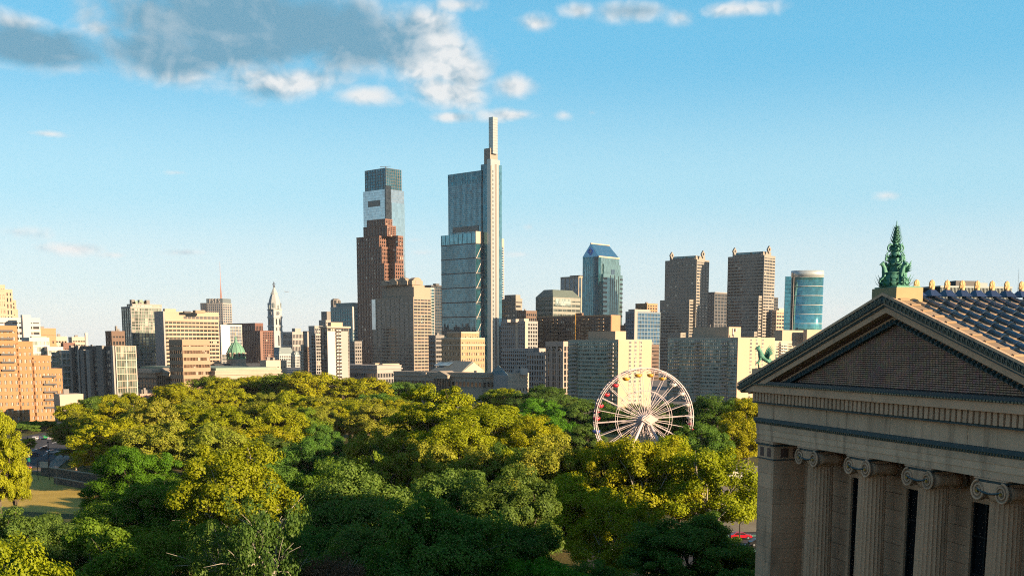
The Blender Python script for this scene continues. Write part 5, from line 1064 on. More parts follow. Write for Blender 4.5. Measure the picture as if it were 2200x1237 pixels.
for i in range(nt_ - 1):                                # the rest of the slope, out of the photograph
    x, z = tilepos(i)
    for j in range(NROW, int((DEP - 1) / TW)):
        y = .22 + j * TW; M.tube((x, y, z - .16), (x + TL * ca, y, z - .16 - TL * math.sin(th_)), .26, .33, 8)
obj('far_tiles', M.mesh('far_tiles', GLAZE), mus, stuff=True)
# ridge antefixes: fan of petals on a base
af = MB()
for i in range(9):
    an = math.pi * (.5 + (i - 4) * .19); L = .3 + .16 * math.sin(an) ** 2
    af.path([(0, .0, .2), (0, L * .6 * math.cos(an), .2 + L * .75 * max(math.sin(an), .1)), (0, L * .62 * math.cos(an), .22 + L * max(math.sin(an), .1))], [.05, .062, .03], 5)
pl_ = [(-.13, .02), (.13, .02), (.2, .34), (.2, .5), (.1, .64), (-.1, .64), (-.2, .5), (-.2, .34)]
af.slab(pl_, -.03, .03); nq = len(af.v) - 16; af.v = af.v[:nq] + [(y, x, z) for x, y, z in af.v[nq:]]
af.slab([(-.12, .02), (.12, .02), (.09, .26), (-.09, .26)], -.1, .1)
n0 = len(af.v) - 8; af.v = af.v[:n0] + [(y, x, z) for x, y, z in af.v[n0:]]
af_me = af.mesh('antefix', OCHRE, True)
rg = MB().add([(-.55, -.36, -.12), (.55, -.36, -.12), (.55, .36, -.12), (-.55, .36, -.12), (-.12, -.17, .26), (.12, -.17, .26), (.12, .17, .26), (-.12, .17, .26)], [(4, 5, 6, 7), (0, 1, 5, 4), (1, 2, 6, 5), (2, 3, 7, 6), (3, 0, 4, 7)]).mesh('ridge_tile', mat('ridge_glaze', (.03, .05, .12), .25, spec=.7, objvar=.3))
for j in range(24):
    y = .22 + (j + 1) * TW; obj('ridge_tile', rg, mus, (XC, y, ZA - .05)); a_ = obj('antefix', af_me, mus, (XC, y, ZA + .12), (0, 0, R_(8)), (1.1, 1.0, 1.0))
# main block of the museum, to the right of and behind the viewpoint
for (x0, x1, y0, y1, z1) in ((30, 170, 14, 78, 40), (64, 150, -8, 13.5, 44)):
    cube('main_block_wall', STONE, mus, x0, x1, y0, y1, 4, z1); cube('main_block_cornice', STONE2, mus, x0 - .8, x1 + .8, y0 - .8, y1 + .8, z1 - 2, z1 - .8)
# rooftop louvre house on the far wing
lv = thing('rooftop_louvre_house', 'dark slatted rooftop plant enclosure beyond the museum ridge', 'roof plant', at(2096, 640, 130), math.atan2(UY, UX) + math.pi / 2)
LOU = mat('louvre_metal', (.12, .15, .16), .5, .4); w_ = 4.6
cube('enclosure', mat('louvre_dark', (.03, .035, .04), .8), lv, -w_, w_, 0, 6, -5, 1.1)
cube('penthouse_wall', STONE, lv, -w_ - 2, w_ + 6, -1, 9, -45, -5.01)
cube('coping', LOU, lv, -w_ - .1, w_ + .1, -.12, 6.1, 1.1, 1.3)
for i in range(52): x = -w_ + i * 2 * w_ / 51; cube('slat', LOU, lv, x - .03, x + .03, -.1, -.005, -5, 1.1)
cube('roof_box', DGREY, lv, -1.2, 1.8, 2, 4, 1.3, 2.0); cube('roof_box', LOU, lv, 1.9, 3.0, 2, 3, 1.3, 1.8)
obj('whip_antenna', MB().tube((6.3, 1, -5), (6.3, 1, 3.4), .03, .012, 5).mesh('whip_antenna', LOU), lv)

# ================================================================== bronze acroteria
def spiral(r, turns, n=26, s=1, a0=0.0):
    return [(r * (1 - .82 * i / (n - 1)) * math.cos(a0 + s * turns * 2 * math.pi * i / (n - 1)), 0, r * (1 - .82 * i / (n - 1)) * math.sin(a0 + s * turns * 2 * math.pi * i / (n - 1))) for i in range(n)]
fin = thing('roof_finial', 'green bronze finial of griffins, scrolls and a spiky stem on the pediment peak', 'statue', mus.matrix_basis @ Vector((XC - .2, -.12, ZA + .36)), math.atan2(UY, UX))
PLS = mat('plinth_stone', (.42, .34, .18), .8, var=.2, scale=1.0, fine=.06)
cube('plinth', PLS, mus, XC - 1.25, XC + 1.25, -.9, .85, ZA - .55, ZA + .26); cube('plinth_cap', BRONZE, mus, XC - 1.15, XC + 1.15, -.8, .75, ZA + .262, ZA + .34); fin.scale = (.82, .82, .86)
obj('mound', MB().lathe([(1.05, 0), (.98, .3), (.8, .7), (.72, .85), (.85, .95), (.5, 1.0)], 18).mesh('mound', BRONZE, True), fin)
obj('stem', MB().lathe([(.5, .9), (.42, 1.25), (.62, 1.42), (.66, 1.5), (.4, 1.6), (.34, 1.9), (.48, 2.0), (.46, 2.08), (.3, 2.15), (.27, 2.4), (.38, 2.5), (.34, 2.6), (.2, 2.8), (.24, 3.1), (.17, 3.6), (.1, 3.95), (.035, 4.1), (.03, 4.35), (.005, 4.42)], 14).mesh('stem', BRONZE, True), fin)
leaf = MB().add([(-.05, 0, 0), (.05, 0, 0), (.03, -.12, .1), (-.03, -.12, .1), (0, -.2, .26)], [(0, 1, 2, 3), (3, 2, 4), (1, 0, 3, 2)]).mesh('leaf_spike', BRONZE)
for r_ in range(9):
    z = 2.9 + r_ * .125; rr = .2 - r_ * .012
    for j in range(9): an = j * 2 * math.pi / 9 + r_ * .35; obj('leaf_spike', leaf, fin, (rr * math.sin(an), -rr * math.cos(an), z), (0, 0, an), (1.45 - r_ * .07,) * 3)
for z, rr, n, s_ in ((2.55, .3, 10, 1.5), (2.68, .26, 9, 1.4), (1.95, .42, 10, 1.7), (1.4, .55, 12, 1.6), (.35, .98, 16, 1.9), (.05, 1.02, 16, 2.0)):
    for j in range(n): an = j * 2 * math.pi / n; obj('leaf_spike', leaf, fin, (rr * math.sin(an), -rr * math.cos(an), z), (0, 0, an), (s_,) * 3)
for sgn in (-1, 1):
    for x, z, r_, a0 in ((.42, 2.55, .3, math.pi), (.62, 1.85, .2, math.pi * .8), (.95, .35, .3, math.pi)):
        for rz in (0, math.pi / 2):
            o = obj('scroll', MB().path([(sgn * px, py, pz) for px, py, pz in spiral(r_, 1.6, s=-1, a0=a0)], [.07 - .03 * i / 25 for i in range(26)], 6).mesh('scroll', BRONZE, True), fin, (sgn * x * math.cos(rz), sgn * x * math.sin(rz), z), (0, 0, rz))
    for rz in (0, math.pi / 2):
        o = obj('tendril', MB().path([(sgn * .35, 0, 1.6), (sgn * .7, 0, 1.75), (sgn * .78, 0, 2.1), (sgn * .5, 0, 2.35)], [.05, .05, .045, .03], 6).mesh('tendril', BRONZE, True), fin, (0, 0, 0), (0, 0, rz))
def griffin(parent, loc, rz, s):
    pts = [(0, -.1, .75, .26), (0, .25, .95, .27), (0, .5, 1.25, .22), (0, .58, 1.55, .15), (0, .66, 1.78, .15), (0, .86, 1.74, .09), (0, 1.0, 1.66, .04), (0, -.4, .6, .25), (.16, -.45, .35, .13), (.18, -.2, .15, .08), (.18, -.35, .02, .07), (-.16, -.45, .35, .13), (-.18, -.2, .15, .08), (-.18, -.35, .02, .07), (.15, .5, .8, .11), (.16, .62, .45, .08), (.16, .55, .04, .06), (-.15, .5, .8, .11), (-.16, .72, .55, .08), (-.16, .95, .4, .06), (0, -.7, .5, .08), (0, -.95, .8, .06), (0, -.85, 1.15, .05), (.06, .58, 2.0, .035), (-.06, .58, 2.0, .035)]
    ed = [(0, 1), (1, 2), (2, 3), (3, 4), (4, 5), (5, 6), (0, 7), (7, 8), (8, 9), (9, 10), (7, 11), (11, 12), (12, 13), (2, 14), (14, 15), (15, 16), (2, 17), (17, 18), (18, 19), (7, 20), (20, 21), (21, 22), (4, 23), (4, 24)]
    b = skinned('griffin', pts, ed, BRONZE, parent, loc, (0, 0, rz), s)
    for sx in (-1, 1):
        w = MB()
        for i in range(6):
            a_ = R_(115 + i * 9); L = 1.05 - i * .09
            w.path([(sx * .18, .1 - i * .05, 1.05 - i * .05), (sx * (.3 + .02 * i), .1 + L * .55 * math.cos(a_), 1.05 + L * .6 * math.sin(a_)), (sx * (.36 + .02 * i), .1 + L * math.cos(a_) * 1.1, 1.05 + L * math.sin(a_))], [.07, .085, .02], 5)
        obj('wing', w.mesh('wing', BRONZE, True), b)
    return b
for rz, loc in ((R_(180), (0, -.45, .1)), (R_(-78), (.45, .0, .1)), (R_(102), (-.45, 0, .1)), (0, (0, .45, .1))): griffin(fin, loc, rz, .8)
for j in range(5): obj('wing_fan', MB().path([(.3, .3, .9), (.8 + .05 * j, .5, 1.0 + .09 * j), (1.15 - .02 * j, .6, 1.05 + .16 * j)], [.06, .07, .02], 5).mesh('wing_fan', BRONZE, True), fin)
cg = thing('corner_griffin', 'small green bronze griffin seated on the far eave corner', 'statue', mus.matrix_basis @ Vector((E0 + 1.1, .7, ZE + 1.05)), math.atan2(UY, UX))
cube('corner_plinth', STONE2, mus, E0 + .3, E0 + 1.9, 0, 1.5, ZE - .3, ZE + 1.03)
griffin(cg, (0, 0, 0), R_(165), .85)
obj('base_plate', MB().box(-.5, .7, -.4, .4, -.02, .06).mesh('base_plate', BRONZE), cg)

# ================================================================== trees
def leaf_mat(name, c1, c2, trans=.42, dead=False):
    m, t, b, out = principled(name); t.nodes.remove(b)
    g = nd(t, 'ShaderNodeNewGeometry'); oi = nd(t, 'ShaderNodeObjectInfo')
    n = nd(t, 'ShaderNodeTexNoise', ins={'Vector': g.outputs['Position'], 'Scale': .42, 'Detail': 3.0}).outputs[0]
    f = mth(t, 'ADD', mth(t, 'MULTIPLY', g.outputs['Random Per Island'], .55), mth(t, 'MULTIPLY', smooth(t, n, .3, .7), .45))
    c = mixc(t, f, c1, c2)
    v = mth(t, 'MULTIPLY_ADD', oi.outputs['Random'], .3, .77)
    c = nd(t, 'ShaderNodeVectorMath', operation='SCALE', ins={0: c, 'Scale': v}).outputs[0]
    hv = nd(t, 'ShaderNodeTexWhiteNoise', noise_dimensions='1D', ins={'W': mth(t, 'MULTIPLY', oi.outputs['Random'], 91.7)}).outputs['Value']
    c = mixc(t, mth(t, 'MULTIPLY', hv, .8), c, nd(t, 'ShaderNodeVectorMath', operation='MULTIPLY', ins={0: c, 1: (.72, .98, 1.0)}).outputs[0])
    ct_ = nd(t, 'ShaderNodeVectorMath', operation='MULTIPLY', ins={0: c, 1: (1.25, 1.15, .55)}).outputs[0]
    di = nd(t, 'ShaderNodeBsdfDiffuse', ins={0: c}); tr = nd(t, 'ShaderNodeBsdfTranslucent', ins={0: ct_})
    gl = nd(t, 'ShaderNodeBsdfGlossy', ins={0: (.5, .5, .5, 1), 'Roughness': .5})
    s = nd(t, 'ShaderNodeMixShader', ins={0: trans, 1: di.outputs[0], 2: tr.outputs[0]})
    s2 = nd(t, 'ShaderNodeMixShader', ins={0: .012, 1: s.outputs[0], 2: gl.outputs[0]})
    t.links.new(s2.outputs[0], out.inputs[0]); MATS[name] = m; return m
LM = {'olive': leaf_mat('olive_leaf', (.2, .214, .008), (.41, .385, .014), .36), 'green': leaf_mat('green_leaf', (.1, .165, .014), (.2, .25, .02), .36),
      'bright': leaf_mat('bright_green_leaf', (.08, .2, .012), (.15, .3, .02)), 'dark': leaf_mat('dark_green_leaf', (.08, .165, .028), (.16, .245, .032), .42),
      'deep': leaf_mat('shade_green_leaf', (.075, .135, .028), (.145, .21, .032), .42), 'brown': leaf_mat('brown_tipped_leaf', (.15, .17, .01), (.34, .31, .04), .3), 'dead': leaf_mat('dead_leaf', (.12, .06, .035), (.2, .1, .06), .2)}  # deep green is darkened to stand in for shade on unlit crowns
BARK = mat('grey_bark', (.13, .105, .08), .95, var=.3, scale=1.2, fine=.2); PBARK = mat('pale_plane_bark', (.42, .38, .31), .9, var=.35, scale=.9, fine=.25)
def crown_mesh(name, seed, R, z0, z1, lobes, subs, leaves, size, spread=.17, flat=1.0):
    """leaf clumps on lobes through the crown's volume; every leaf is a small face"""
    g = np.random.default_rng(seed); zc, hz = (z0 + z1) / 2, (z1 - z0) / 2
    C = []
    for i in range(lobes * 6):
        u = g.normal(size=3); u /= np.linalg.norm(u)
        if u[2] < -.75: continue
        p = u * np.array([R, R, hz]) * g.uniform(.5, .78)
        if all(np.linalg.norm((p - q) / np.array([1, 1, 1.0])) > R * .38 for q in C): C.append(p)
        if len(C) >= lobes: break
    P, N = [], []
    for c in C:
        lr = R * g.uniform(.3, .46)
        for k in range(subs):
            u = g.normal(size=3); u[2] = abs(u[2]) * .6 + u[2] * .5; u /= np.linalg.norm(u)
            s = c + u * lr * g.uniform(.55, 1.05) * np.array([1, 1, 1.05]); sr = R * spread * g.uniform(.65, 1.3)
            n = int(leaves * g.uniform(.6, 1.4))
            q = g.normal(size=(n, 3)); q /= np.linalg.norm(q, axis=1)[:, None]; q[:, 2] *= .85
            rad = g.uniform(.25, 1.0, n)[:, None] ** .6
            pos = s + q * rad * sr; P.append(pos)
            nn = q * .9 + u * .5 + g.normal(size=(n, 3)) * .55 + np.array([0, 0, .35]); N.append(nn / np.linalg.norm(nn, axis=1)[:, None])
    P = np.concatenate(P); N = np.concatenate(N); P[:, 2] += zc; n = len(P)
    a = np.cross(N, g.normal(size=(n, 3))); a /= np.linalg.norm(a, axis=1)[:, None]; b = np.cross(N, a)
    L = size * g.uniform(.6, 1.35, n)[:, None]
    V = np.empty((n, 4, 3)); V[:, 0] = P - a * L * .5; V[:, 1] = P + b * L * .34 - a * L * .05 + N * L * .08; V[:, 2] = P + a * L * .55; V[:, 3] = P - b * L * .34 - a * L * .05 + N * L * .08
    me = bpy.data.meshes.new(name); me.vertices.add(n * 4); me.vertices.foreach_set('co', V.reshape(-1))
    me.loops.add(n * 4); me.loops.foreach_set('vertex_index', np.arange(n * 4, dtype=np.int32))
    me.polygons.add(n); me.polygons.foreach_set('loop_start', np.arange(0, n * 4, 4, dtype=np.int32)); me.update(calc_edges=True); me.validate()
    me.materials.append(LM['olive']); return me, [Vector((c[0], c[1], c[2] + zc)) for c in C]
def trunk_mesh(name, seed, C, zt, r0, m, twigs=2):
    g = random.Random(seed); b = MB(); top = Vector((g.uniform(-.4, .4), g.uniform(-.4, .4), zt))
    b.path([(0, 0, -.6), (0, 0, .4), (top.x * .4, top.y * .4, zt * .5), top], [r0 * 1.5, r0 * 1.1, r0 * .9, r0 * .7], 8)
    for c in C:
        st = Vector((top.x * .7, top.y * .7, zt * g.uniform(.7, 1.0))); mid = st.lerp(c, .5) + Vector((g.uniform(-.6, .6), g.uniform(-.6, .6), g.uniform(0, .9)))
        b.path([st, mid, c], [r0 * .5, r0 * .3, r0 * .13], 6)
        for k in range(twigs):
            e = c + Vector((g.gauss(0, 1.6), g.gauss(0, 1.6), g.uniform(.2, 2.0))); b.path([mid.lerp(c, g.uniform(.2, 1)), (mid.lerp(c, .8)).lerp(e, .5) + Vector((0, 0, .3)), e], [r0 * .16, r0 * .1, r0 * .04], 4)
    return b.mesh(name, m, True)
PROTO = {}
def proto(key, seed, R, z0, z1, lobes, subs, leaves, size, zt, r0, bark, spread=.17, twigs=2):
    cm, C = crown_mesh('crown_' + key, seed, R, z0, z1, lobes, subs, leaves, size, spread)
    PROTO[key] = (cm, trunk_mesh('trunk_' + key, seed, C, zt, r0, bark, twigs), R, z1)
for i in range(3): proto('near%d' % i, 11 + i, 7, 5, 20, 17, 15, 340, .27, 8, .42, BARK, .17)
proto('near3', 17, 7, 3, 20, 26, 13, 260, .27, 9, .42, BARK, .125)
proto('mid3', 57, 7, 3, 20, 25, 11, 160, .36, 9, .42, BARK, .13)
proto('maple', 31, 7, 4, 20, 20, 16, 330, .26, 7, .42, BARK, .16)
proto('sparse', 41, 7, 8, 20, 15, 10, 170, .27, 10, .36, PBARK, .2, 4)
proto('bare', 47, 6, 10, 20, 11, 6, 150, .26, 15, .3, PBARK, .2, 5)
for i in range(3): proto('mid%d' % i, 51 + i, 7, 4, 20, 16, 13, 210, .36, 8, .42, BARK, .18)
for i in range(2): proto('far%d' % i, 61 + i, 7, 3, 20, 15, 11, 130, .5, 7, .42, BARK, .19, 0)
proto('airy', 71, 7, 5, 20, 16, 11, 220, .31, 9, .4, PBARK, .17, 3)
proto('bush', 81, 7, 0.5, 12, 12, 12, 130, .5, 3, .3, BARK, .2, 1)
TREES = []
def tree(name, label, key, leaf, px, py, d, r, cat='tree', group=None, rz=None, zg=None):
    """tree whose top shows at photo column px, row py, standing at distance d with crown radius r metres"""
    p = at(px, py, d); zg = hill(p.x, p.y) if zg is None else zg
    cm, tm, R, hp = PROTO[key]; e = thing(name, label, cat, (p.x, p.y, zg), random.uniform(0, 6.28) if rz is None else rz, group)
    e.scale = (r / R * random.uniform(.92, 1.08), r / R * random.uniform(.92, 1.08), max(p.z - zg, 4) / hp / 1.03)
    obj('trunk', tm, e); obj('crown', cm, e, m=LM[leaf]); TREES.append((px, py, d)); return e
# --- trees that stand out, from the front backwards
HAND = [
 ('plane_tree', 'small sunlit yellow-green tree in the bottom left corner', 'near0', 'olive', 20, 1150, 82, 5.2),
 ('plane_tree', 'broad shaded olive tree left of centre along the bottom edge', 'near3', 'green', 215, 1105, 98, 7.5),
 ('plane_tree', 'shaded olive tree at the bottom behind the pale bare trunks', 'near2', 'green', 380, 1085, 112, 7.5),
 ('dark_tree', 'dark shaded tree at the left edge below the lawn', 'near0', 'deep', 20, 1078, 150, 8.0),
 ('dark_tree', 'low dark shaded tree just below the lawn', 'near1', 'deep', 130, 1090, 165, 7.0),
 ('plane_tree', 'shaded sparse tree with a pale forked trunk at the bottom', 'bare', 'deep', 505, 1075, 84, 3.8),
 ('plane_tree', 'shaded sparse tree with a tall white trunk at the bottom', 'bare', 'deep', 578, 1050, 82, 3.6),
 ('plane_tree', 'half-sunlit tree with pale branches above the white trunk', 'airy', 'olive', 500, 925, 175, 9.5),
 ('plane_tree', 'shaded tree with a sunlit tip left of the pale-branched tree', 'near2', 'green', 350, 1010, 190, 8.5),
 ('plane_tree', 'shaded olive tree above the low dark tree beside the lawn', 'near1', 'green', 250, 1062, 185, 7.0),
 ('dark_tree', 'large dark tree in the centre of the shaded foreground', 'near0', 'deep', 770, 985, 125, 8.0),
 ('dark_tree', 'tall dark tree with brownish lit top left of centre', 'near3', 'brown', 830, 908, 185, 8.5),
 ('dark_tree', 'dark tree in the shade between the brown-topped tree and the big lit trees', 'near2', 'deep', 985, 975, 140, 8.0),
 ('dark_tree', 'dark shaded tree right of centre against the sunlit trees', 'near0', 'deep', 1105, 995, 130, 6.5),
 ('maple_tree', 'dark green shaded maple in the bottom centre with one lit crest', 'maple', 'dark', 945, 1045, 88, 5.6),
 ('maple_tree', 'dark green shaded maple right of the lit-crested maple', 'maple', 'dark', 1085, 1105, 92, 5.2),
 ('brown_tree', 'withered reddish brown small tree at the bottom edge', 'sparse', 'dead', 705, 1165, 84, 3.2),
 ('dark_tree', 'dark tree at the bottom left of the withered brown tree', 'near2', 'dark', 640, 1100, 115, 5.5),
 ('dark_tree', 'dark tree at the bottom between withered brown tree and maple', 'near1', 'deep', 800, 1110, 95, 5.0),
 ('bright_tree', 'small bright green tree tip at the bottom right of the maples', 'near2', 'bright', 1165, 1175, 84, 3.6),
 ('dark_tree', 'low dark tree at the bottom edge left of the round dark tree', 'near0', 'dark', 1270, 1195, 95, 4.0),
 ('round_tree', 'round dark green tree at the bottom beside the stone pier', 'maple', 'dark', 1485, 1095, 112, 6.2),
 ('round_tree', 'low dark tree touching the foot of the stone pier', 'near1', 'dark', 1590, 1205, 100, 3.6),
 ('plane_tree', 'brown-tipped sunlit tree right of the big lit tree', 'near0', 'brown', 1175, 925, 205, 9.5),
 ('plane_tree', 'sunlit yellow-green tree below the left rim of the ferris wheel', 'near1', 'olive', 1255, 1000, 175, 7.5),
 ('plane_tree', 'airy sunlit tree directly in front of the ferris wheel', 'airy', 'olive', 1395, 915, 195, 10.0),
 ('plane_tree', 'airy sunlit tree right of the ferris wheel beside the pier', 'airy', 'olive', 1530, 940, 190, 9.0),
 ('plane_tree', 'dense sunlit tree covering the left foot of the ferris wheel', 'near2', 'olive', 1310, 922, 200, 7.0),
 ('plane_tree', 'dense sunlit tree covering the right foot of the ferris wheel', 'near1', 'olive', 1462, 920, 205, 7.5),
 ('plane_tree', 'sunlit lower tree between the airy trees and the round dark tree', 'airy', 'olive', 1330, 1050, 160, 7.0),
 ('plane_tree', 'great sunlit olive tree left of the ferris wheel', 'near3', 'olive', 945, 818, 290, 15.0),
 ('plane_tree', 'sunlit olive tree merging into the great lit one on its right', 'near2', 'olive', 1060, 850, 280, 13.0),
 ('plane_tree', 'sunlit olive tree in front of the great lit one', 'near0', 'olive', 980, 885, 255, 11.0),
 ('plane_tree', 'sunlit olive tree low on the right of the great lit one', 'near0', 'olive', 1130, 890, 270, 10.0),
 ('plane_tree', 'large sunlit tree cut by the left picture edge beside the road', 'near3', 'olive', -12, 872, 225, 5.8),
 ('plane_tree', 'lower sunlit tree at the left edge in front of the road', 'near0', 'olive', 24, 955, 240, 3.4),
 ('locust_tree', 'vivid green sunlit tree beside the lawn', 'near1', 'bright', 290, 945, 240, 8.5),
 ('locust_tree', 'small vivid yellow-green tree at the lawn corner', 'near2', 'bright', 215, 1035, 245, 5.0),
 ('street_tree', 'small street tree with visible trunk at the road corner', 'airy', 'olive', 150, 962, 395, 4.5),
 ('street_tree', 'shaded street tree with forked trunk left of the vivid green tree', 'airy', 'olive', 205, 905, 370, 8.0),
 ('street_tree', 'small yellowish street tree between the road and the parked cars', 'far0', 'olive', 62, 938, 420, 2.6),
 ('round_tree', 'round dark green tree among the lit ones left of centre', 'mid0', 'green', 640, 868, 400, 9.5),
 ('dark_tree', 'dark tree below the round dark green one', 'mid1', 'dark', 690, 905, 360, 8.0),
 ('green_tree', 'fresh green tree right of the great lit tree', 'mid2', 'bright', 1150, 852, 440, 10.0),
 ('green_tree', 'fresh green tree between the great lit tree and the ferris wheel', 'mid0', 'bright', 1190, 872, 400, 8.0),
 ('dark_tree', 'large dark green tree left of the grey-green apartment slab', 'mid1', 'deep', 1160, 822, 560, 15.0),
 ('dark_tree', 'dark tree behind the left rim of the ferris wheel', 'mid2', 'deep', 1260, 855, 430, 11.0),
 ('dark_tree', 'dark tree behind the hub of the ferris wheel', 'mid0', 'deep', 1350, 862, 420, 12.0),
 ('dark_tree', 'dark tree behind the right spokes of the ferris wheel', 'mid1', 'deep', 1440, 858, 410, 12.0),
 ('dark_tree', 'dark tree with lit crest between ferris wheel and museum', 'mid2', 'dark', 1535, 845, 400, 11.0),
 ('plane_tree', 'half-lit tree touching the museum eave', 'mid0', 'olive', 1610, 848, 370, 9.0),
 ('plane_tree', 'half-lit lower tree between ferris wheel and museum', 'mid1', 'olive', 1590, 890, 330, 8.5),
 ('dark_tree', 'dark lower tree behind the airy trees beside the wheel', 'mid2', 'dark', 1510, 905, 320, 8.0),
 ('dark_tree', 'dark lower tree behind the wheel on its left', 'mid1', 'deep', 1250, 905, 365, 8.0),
]
for (n_, lb, key, lf, px, py, d_, r_) in HAND: tree(n_, lb, key, lf, px, py, d_, r_)
# --- lit canopy mass on the left and the rows behind it
MARK = [(60, 'the orange brick building'), (215, 'the charcoal apartment slab'), (300, 'the dark balcony tower'), (400, 'the square tan office'), (505, 'the green dome'), (592, 'the clock tower'), (660, 'the slim brown tower'), (725, 'the white slab tower'), (800, 'the red granite skyscraper'), (865, 'the tan granite tower'), (960, 'the two-tier hotel'), (1060, 'the tallest skyscraper'), (1130, 'the grey grid block'), (1210, 'the arched loft building'), (1290, 'the slab behind the wheel'), (1420, 'the left banded tower'), (1500, 'the slab behind the griffin'), (1620, 'the right banded tower')]
ORD = ['topmost', 'second', 'third', 'fourth', 'fifth', 'sixth', 'seventh', 'eighth', 'ninth', 'tenth', 'eleventh', 'twelfth']
rt = random.Random(19); FILL = []
def row(x0, x1, n, ya, yb, d0, d1, r0, r1, leafs, key='mid'):
    for i in range(n):
        t = (i + rt.uniform(.2, .8)) / n
        FILL.append((x0 + (x1 - x0) * t, ya + (yb - ya) * t + rt.uniform(-7, 7), rt.uniform(d0, d1), rt.uniform(r0, r1), rt.choice(leafs), key + str(rt.randrange(4 if key == 'mid' else 2))))
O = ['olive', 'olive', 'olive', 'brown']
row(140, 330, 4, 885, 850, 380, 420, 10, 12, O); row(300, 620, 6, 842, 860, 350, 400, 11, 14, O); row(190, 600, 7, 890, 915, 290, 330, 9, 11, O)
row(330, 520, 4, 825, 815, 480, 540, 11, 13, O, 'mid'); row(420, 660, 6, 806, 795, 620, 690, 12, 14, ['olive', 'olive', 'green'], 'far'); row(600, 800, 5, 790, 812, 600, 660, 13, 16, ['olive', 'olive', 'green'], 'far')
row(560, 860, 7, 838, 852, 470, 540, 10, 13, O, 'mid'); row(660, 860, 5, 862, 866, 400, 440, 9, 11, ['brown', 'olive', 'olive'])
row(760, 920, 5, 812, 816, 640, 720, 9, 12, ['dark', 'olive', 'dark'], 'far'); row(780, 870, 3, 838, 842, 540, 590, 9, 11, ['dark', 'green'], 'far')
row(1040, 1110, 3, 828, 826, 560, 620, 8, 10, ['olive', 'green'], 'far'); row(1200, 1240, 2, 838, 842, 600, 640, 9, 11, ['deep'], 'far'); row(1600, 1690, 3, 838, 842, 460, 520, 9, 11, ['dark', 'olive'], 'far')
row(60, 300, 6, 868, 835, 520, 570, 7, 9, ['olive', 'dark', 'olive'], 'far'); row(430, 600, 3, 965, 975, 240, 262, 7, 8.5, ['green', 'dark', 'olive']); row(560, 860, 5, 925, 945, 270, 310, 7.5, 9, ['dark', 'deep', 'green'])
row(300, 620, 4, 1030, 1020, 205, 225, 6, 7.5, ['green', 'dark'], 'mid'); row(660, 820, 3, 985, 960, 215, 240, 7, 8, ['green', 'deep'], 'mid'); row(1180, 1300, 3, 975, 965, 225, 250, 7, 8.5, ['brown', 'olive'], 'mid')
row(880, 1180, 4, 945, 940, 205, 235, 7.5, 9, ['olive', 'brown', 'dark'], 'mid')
byx = {}
for f in FILL:
    if 40 < f[0] < 125 and f[1] > 850 : continue
    if 560 < f[0] < 660 and 985 < f[1] < 1005: continue
    byx.setdefault(min(MARK, key=lambda m_: abs(m_[0] - f[0])), []).append(f)
CN = {'olive': 'yellow-green tree', 'brown': 'brown-tipped tree', 'green': 'green tree', 'dark': 'dark green tree', 'deep': 'deep green tree', 'bright': 'bright green tree'}
for m_, fs in byx.items():
    for i, f in enumerate(sorted(fs, key=lambda q_: q_[1])):
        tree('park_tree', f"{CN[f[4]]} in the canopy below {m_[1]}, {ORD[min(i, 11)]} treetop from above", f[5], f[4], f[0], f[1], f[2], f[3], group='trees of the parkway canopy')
# hedges and shrubs by the brick building and by the right-hand road
for i, (px, py, d_, r_) in enumerate(((58, 905, 545, 5.5), (80, 903, 540, 5.5), (100, 902, 535, 5.0), (45, 918, 530, 4.0), (70, 917, 520, 3.5))):
    tree('shrub', ('dark shrub before the brick building, ' + ['tallest left', 'middle', 'right', 'low left', 'low right'][i] + ' one'), 'bush', 'dark', px, py, d_, r_, 'shrub', 'shrubs before the brick building')
for i, (px, py) in enumerate(((1598, 1112), (1624, 1112))): tree('shrub', 'small round shrub on the verge, ' + ['left', 'right'][i] + ' one', 'bush', 'dark', px, py, 258, 1.5, 'shrub', 'verge shrubs')

# ================================================================== street life
def car(name, label, px, py, rz, m, z=0.03):
    p = ground(px, py); c = thing(name, label, 'car', (p.x, p.y, z), rz, 'cars on the streets')
    b = MB(); prof = [(-2.2, .35), (2.2, .35), (2.25, .7), (2.0, .85), (1.1, .95), (.45, 1.42), (-1.1, 1.45), (-1.75, 1.0), (-2.2, .92)]
    b.slab(prof[::1], -.86, .86); obj('body', b.mesh('body', m), c)
    obj('window', MB().slab([(.95, .98), (.4, 1.36), (-1.02, 1.39), (-1.5, 1.02)], -.88, .88).mesh('window', GBLK), c)
    for x in (-1.35, 1.4):
        for y in (-.8, .8):
            w = obj('wheel', MB().tube((0, -.11, 0), (0, .11, 0), .34, .34, 14).mesh('wheel', mat('tyre', (.02, .02, .02), .9)), c, (x, y, .34)); obj('rim', MB().tube((0, -.12, 0), (0, .12, 0), .2, .2, 10).mesh('rim', SILV), w)
    for y in (-.6, .6): obj('headlight', MB().box(2.2, 2.28, y - .2, y + .2, .62, .8).mesh('headlight', WHT), c); obj('tail_light', MB().box(-2.25, -2.19, y - .2, y + .2, .7, .88).mesh('tail_light', CARC['red']), c)
    return c
cp = lambda n, c_: mat(n, c_, .25, .1, var=.03, spec=.7)
car('parked_car', 'bright red car on the road left of the stone pier', 1591, 1157, 0.05, cp('red_paint', (.55, .01, .03)))
car('parked_car', 'black car half hidden by the stone pier', 1632, 1172, 0.05, cp('black_paint', (.02, .02, .022)))
car('parked_car', 'dark blue car in the road behind the left sunlit tree', 72, 980, R_(60), cp('navy_paint', (.03, .05, .12)))
car('parked_car', 'small red car at the foot of the left sunlit tree', 52, 1008, R_(20), cp('red_paint2', (.5, .02, .03)))
car('parked_car', 'white car at the road corner behind the sign frame', 113, 974, R_(35), cp('white_paint', (.7, .7, .7)))
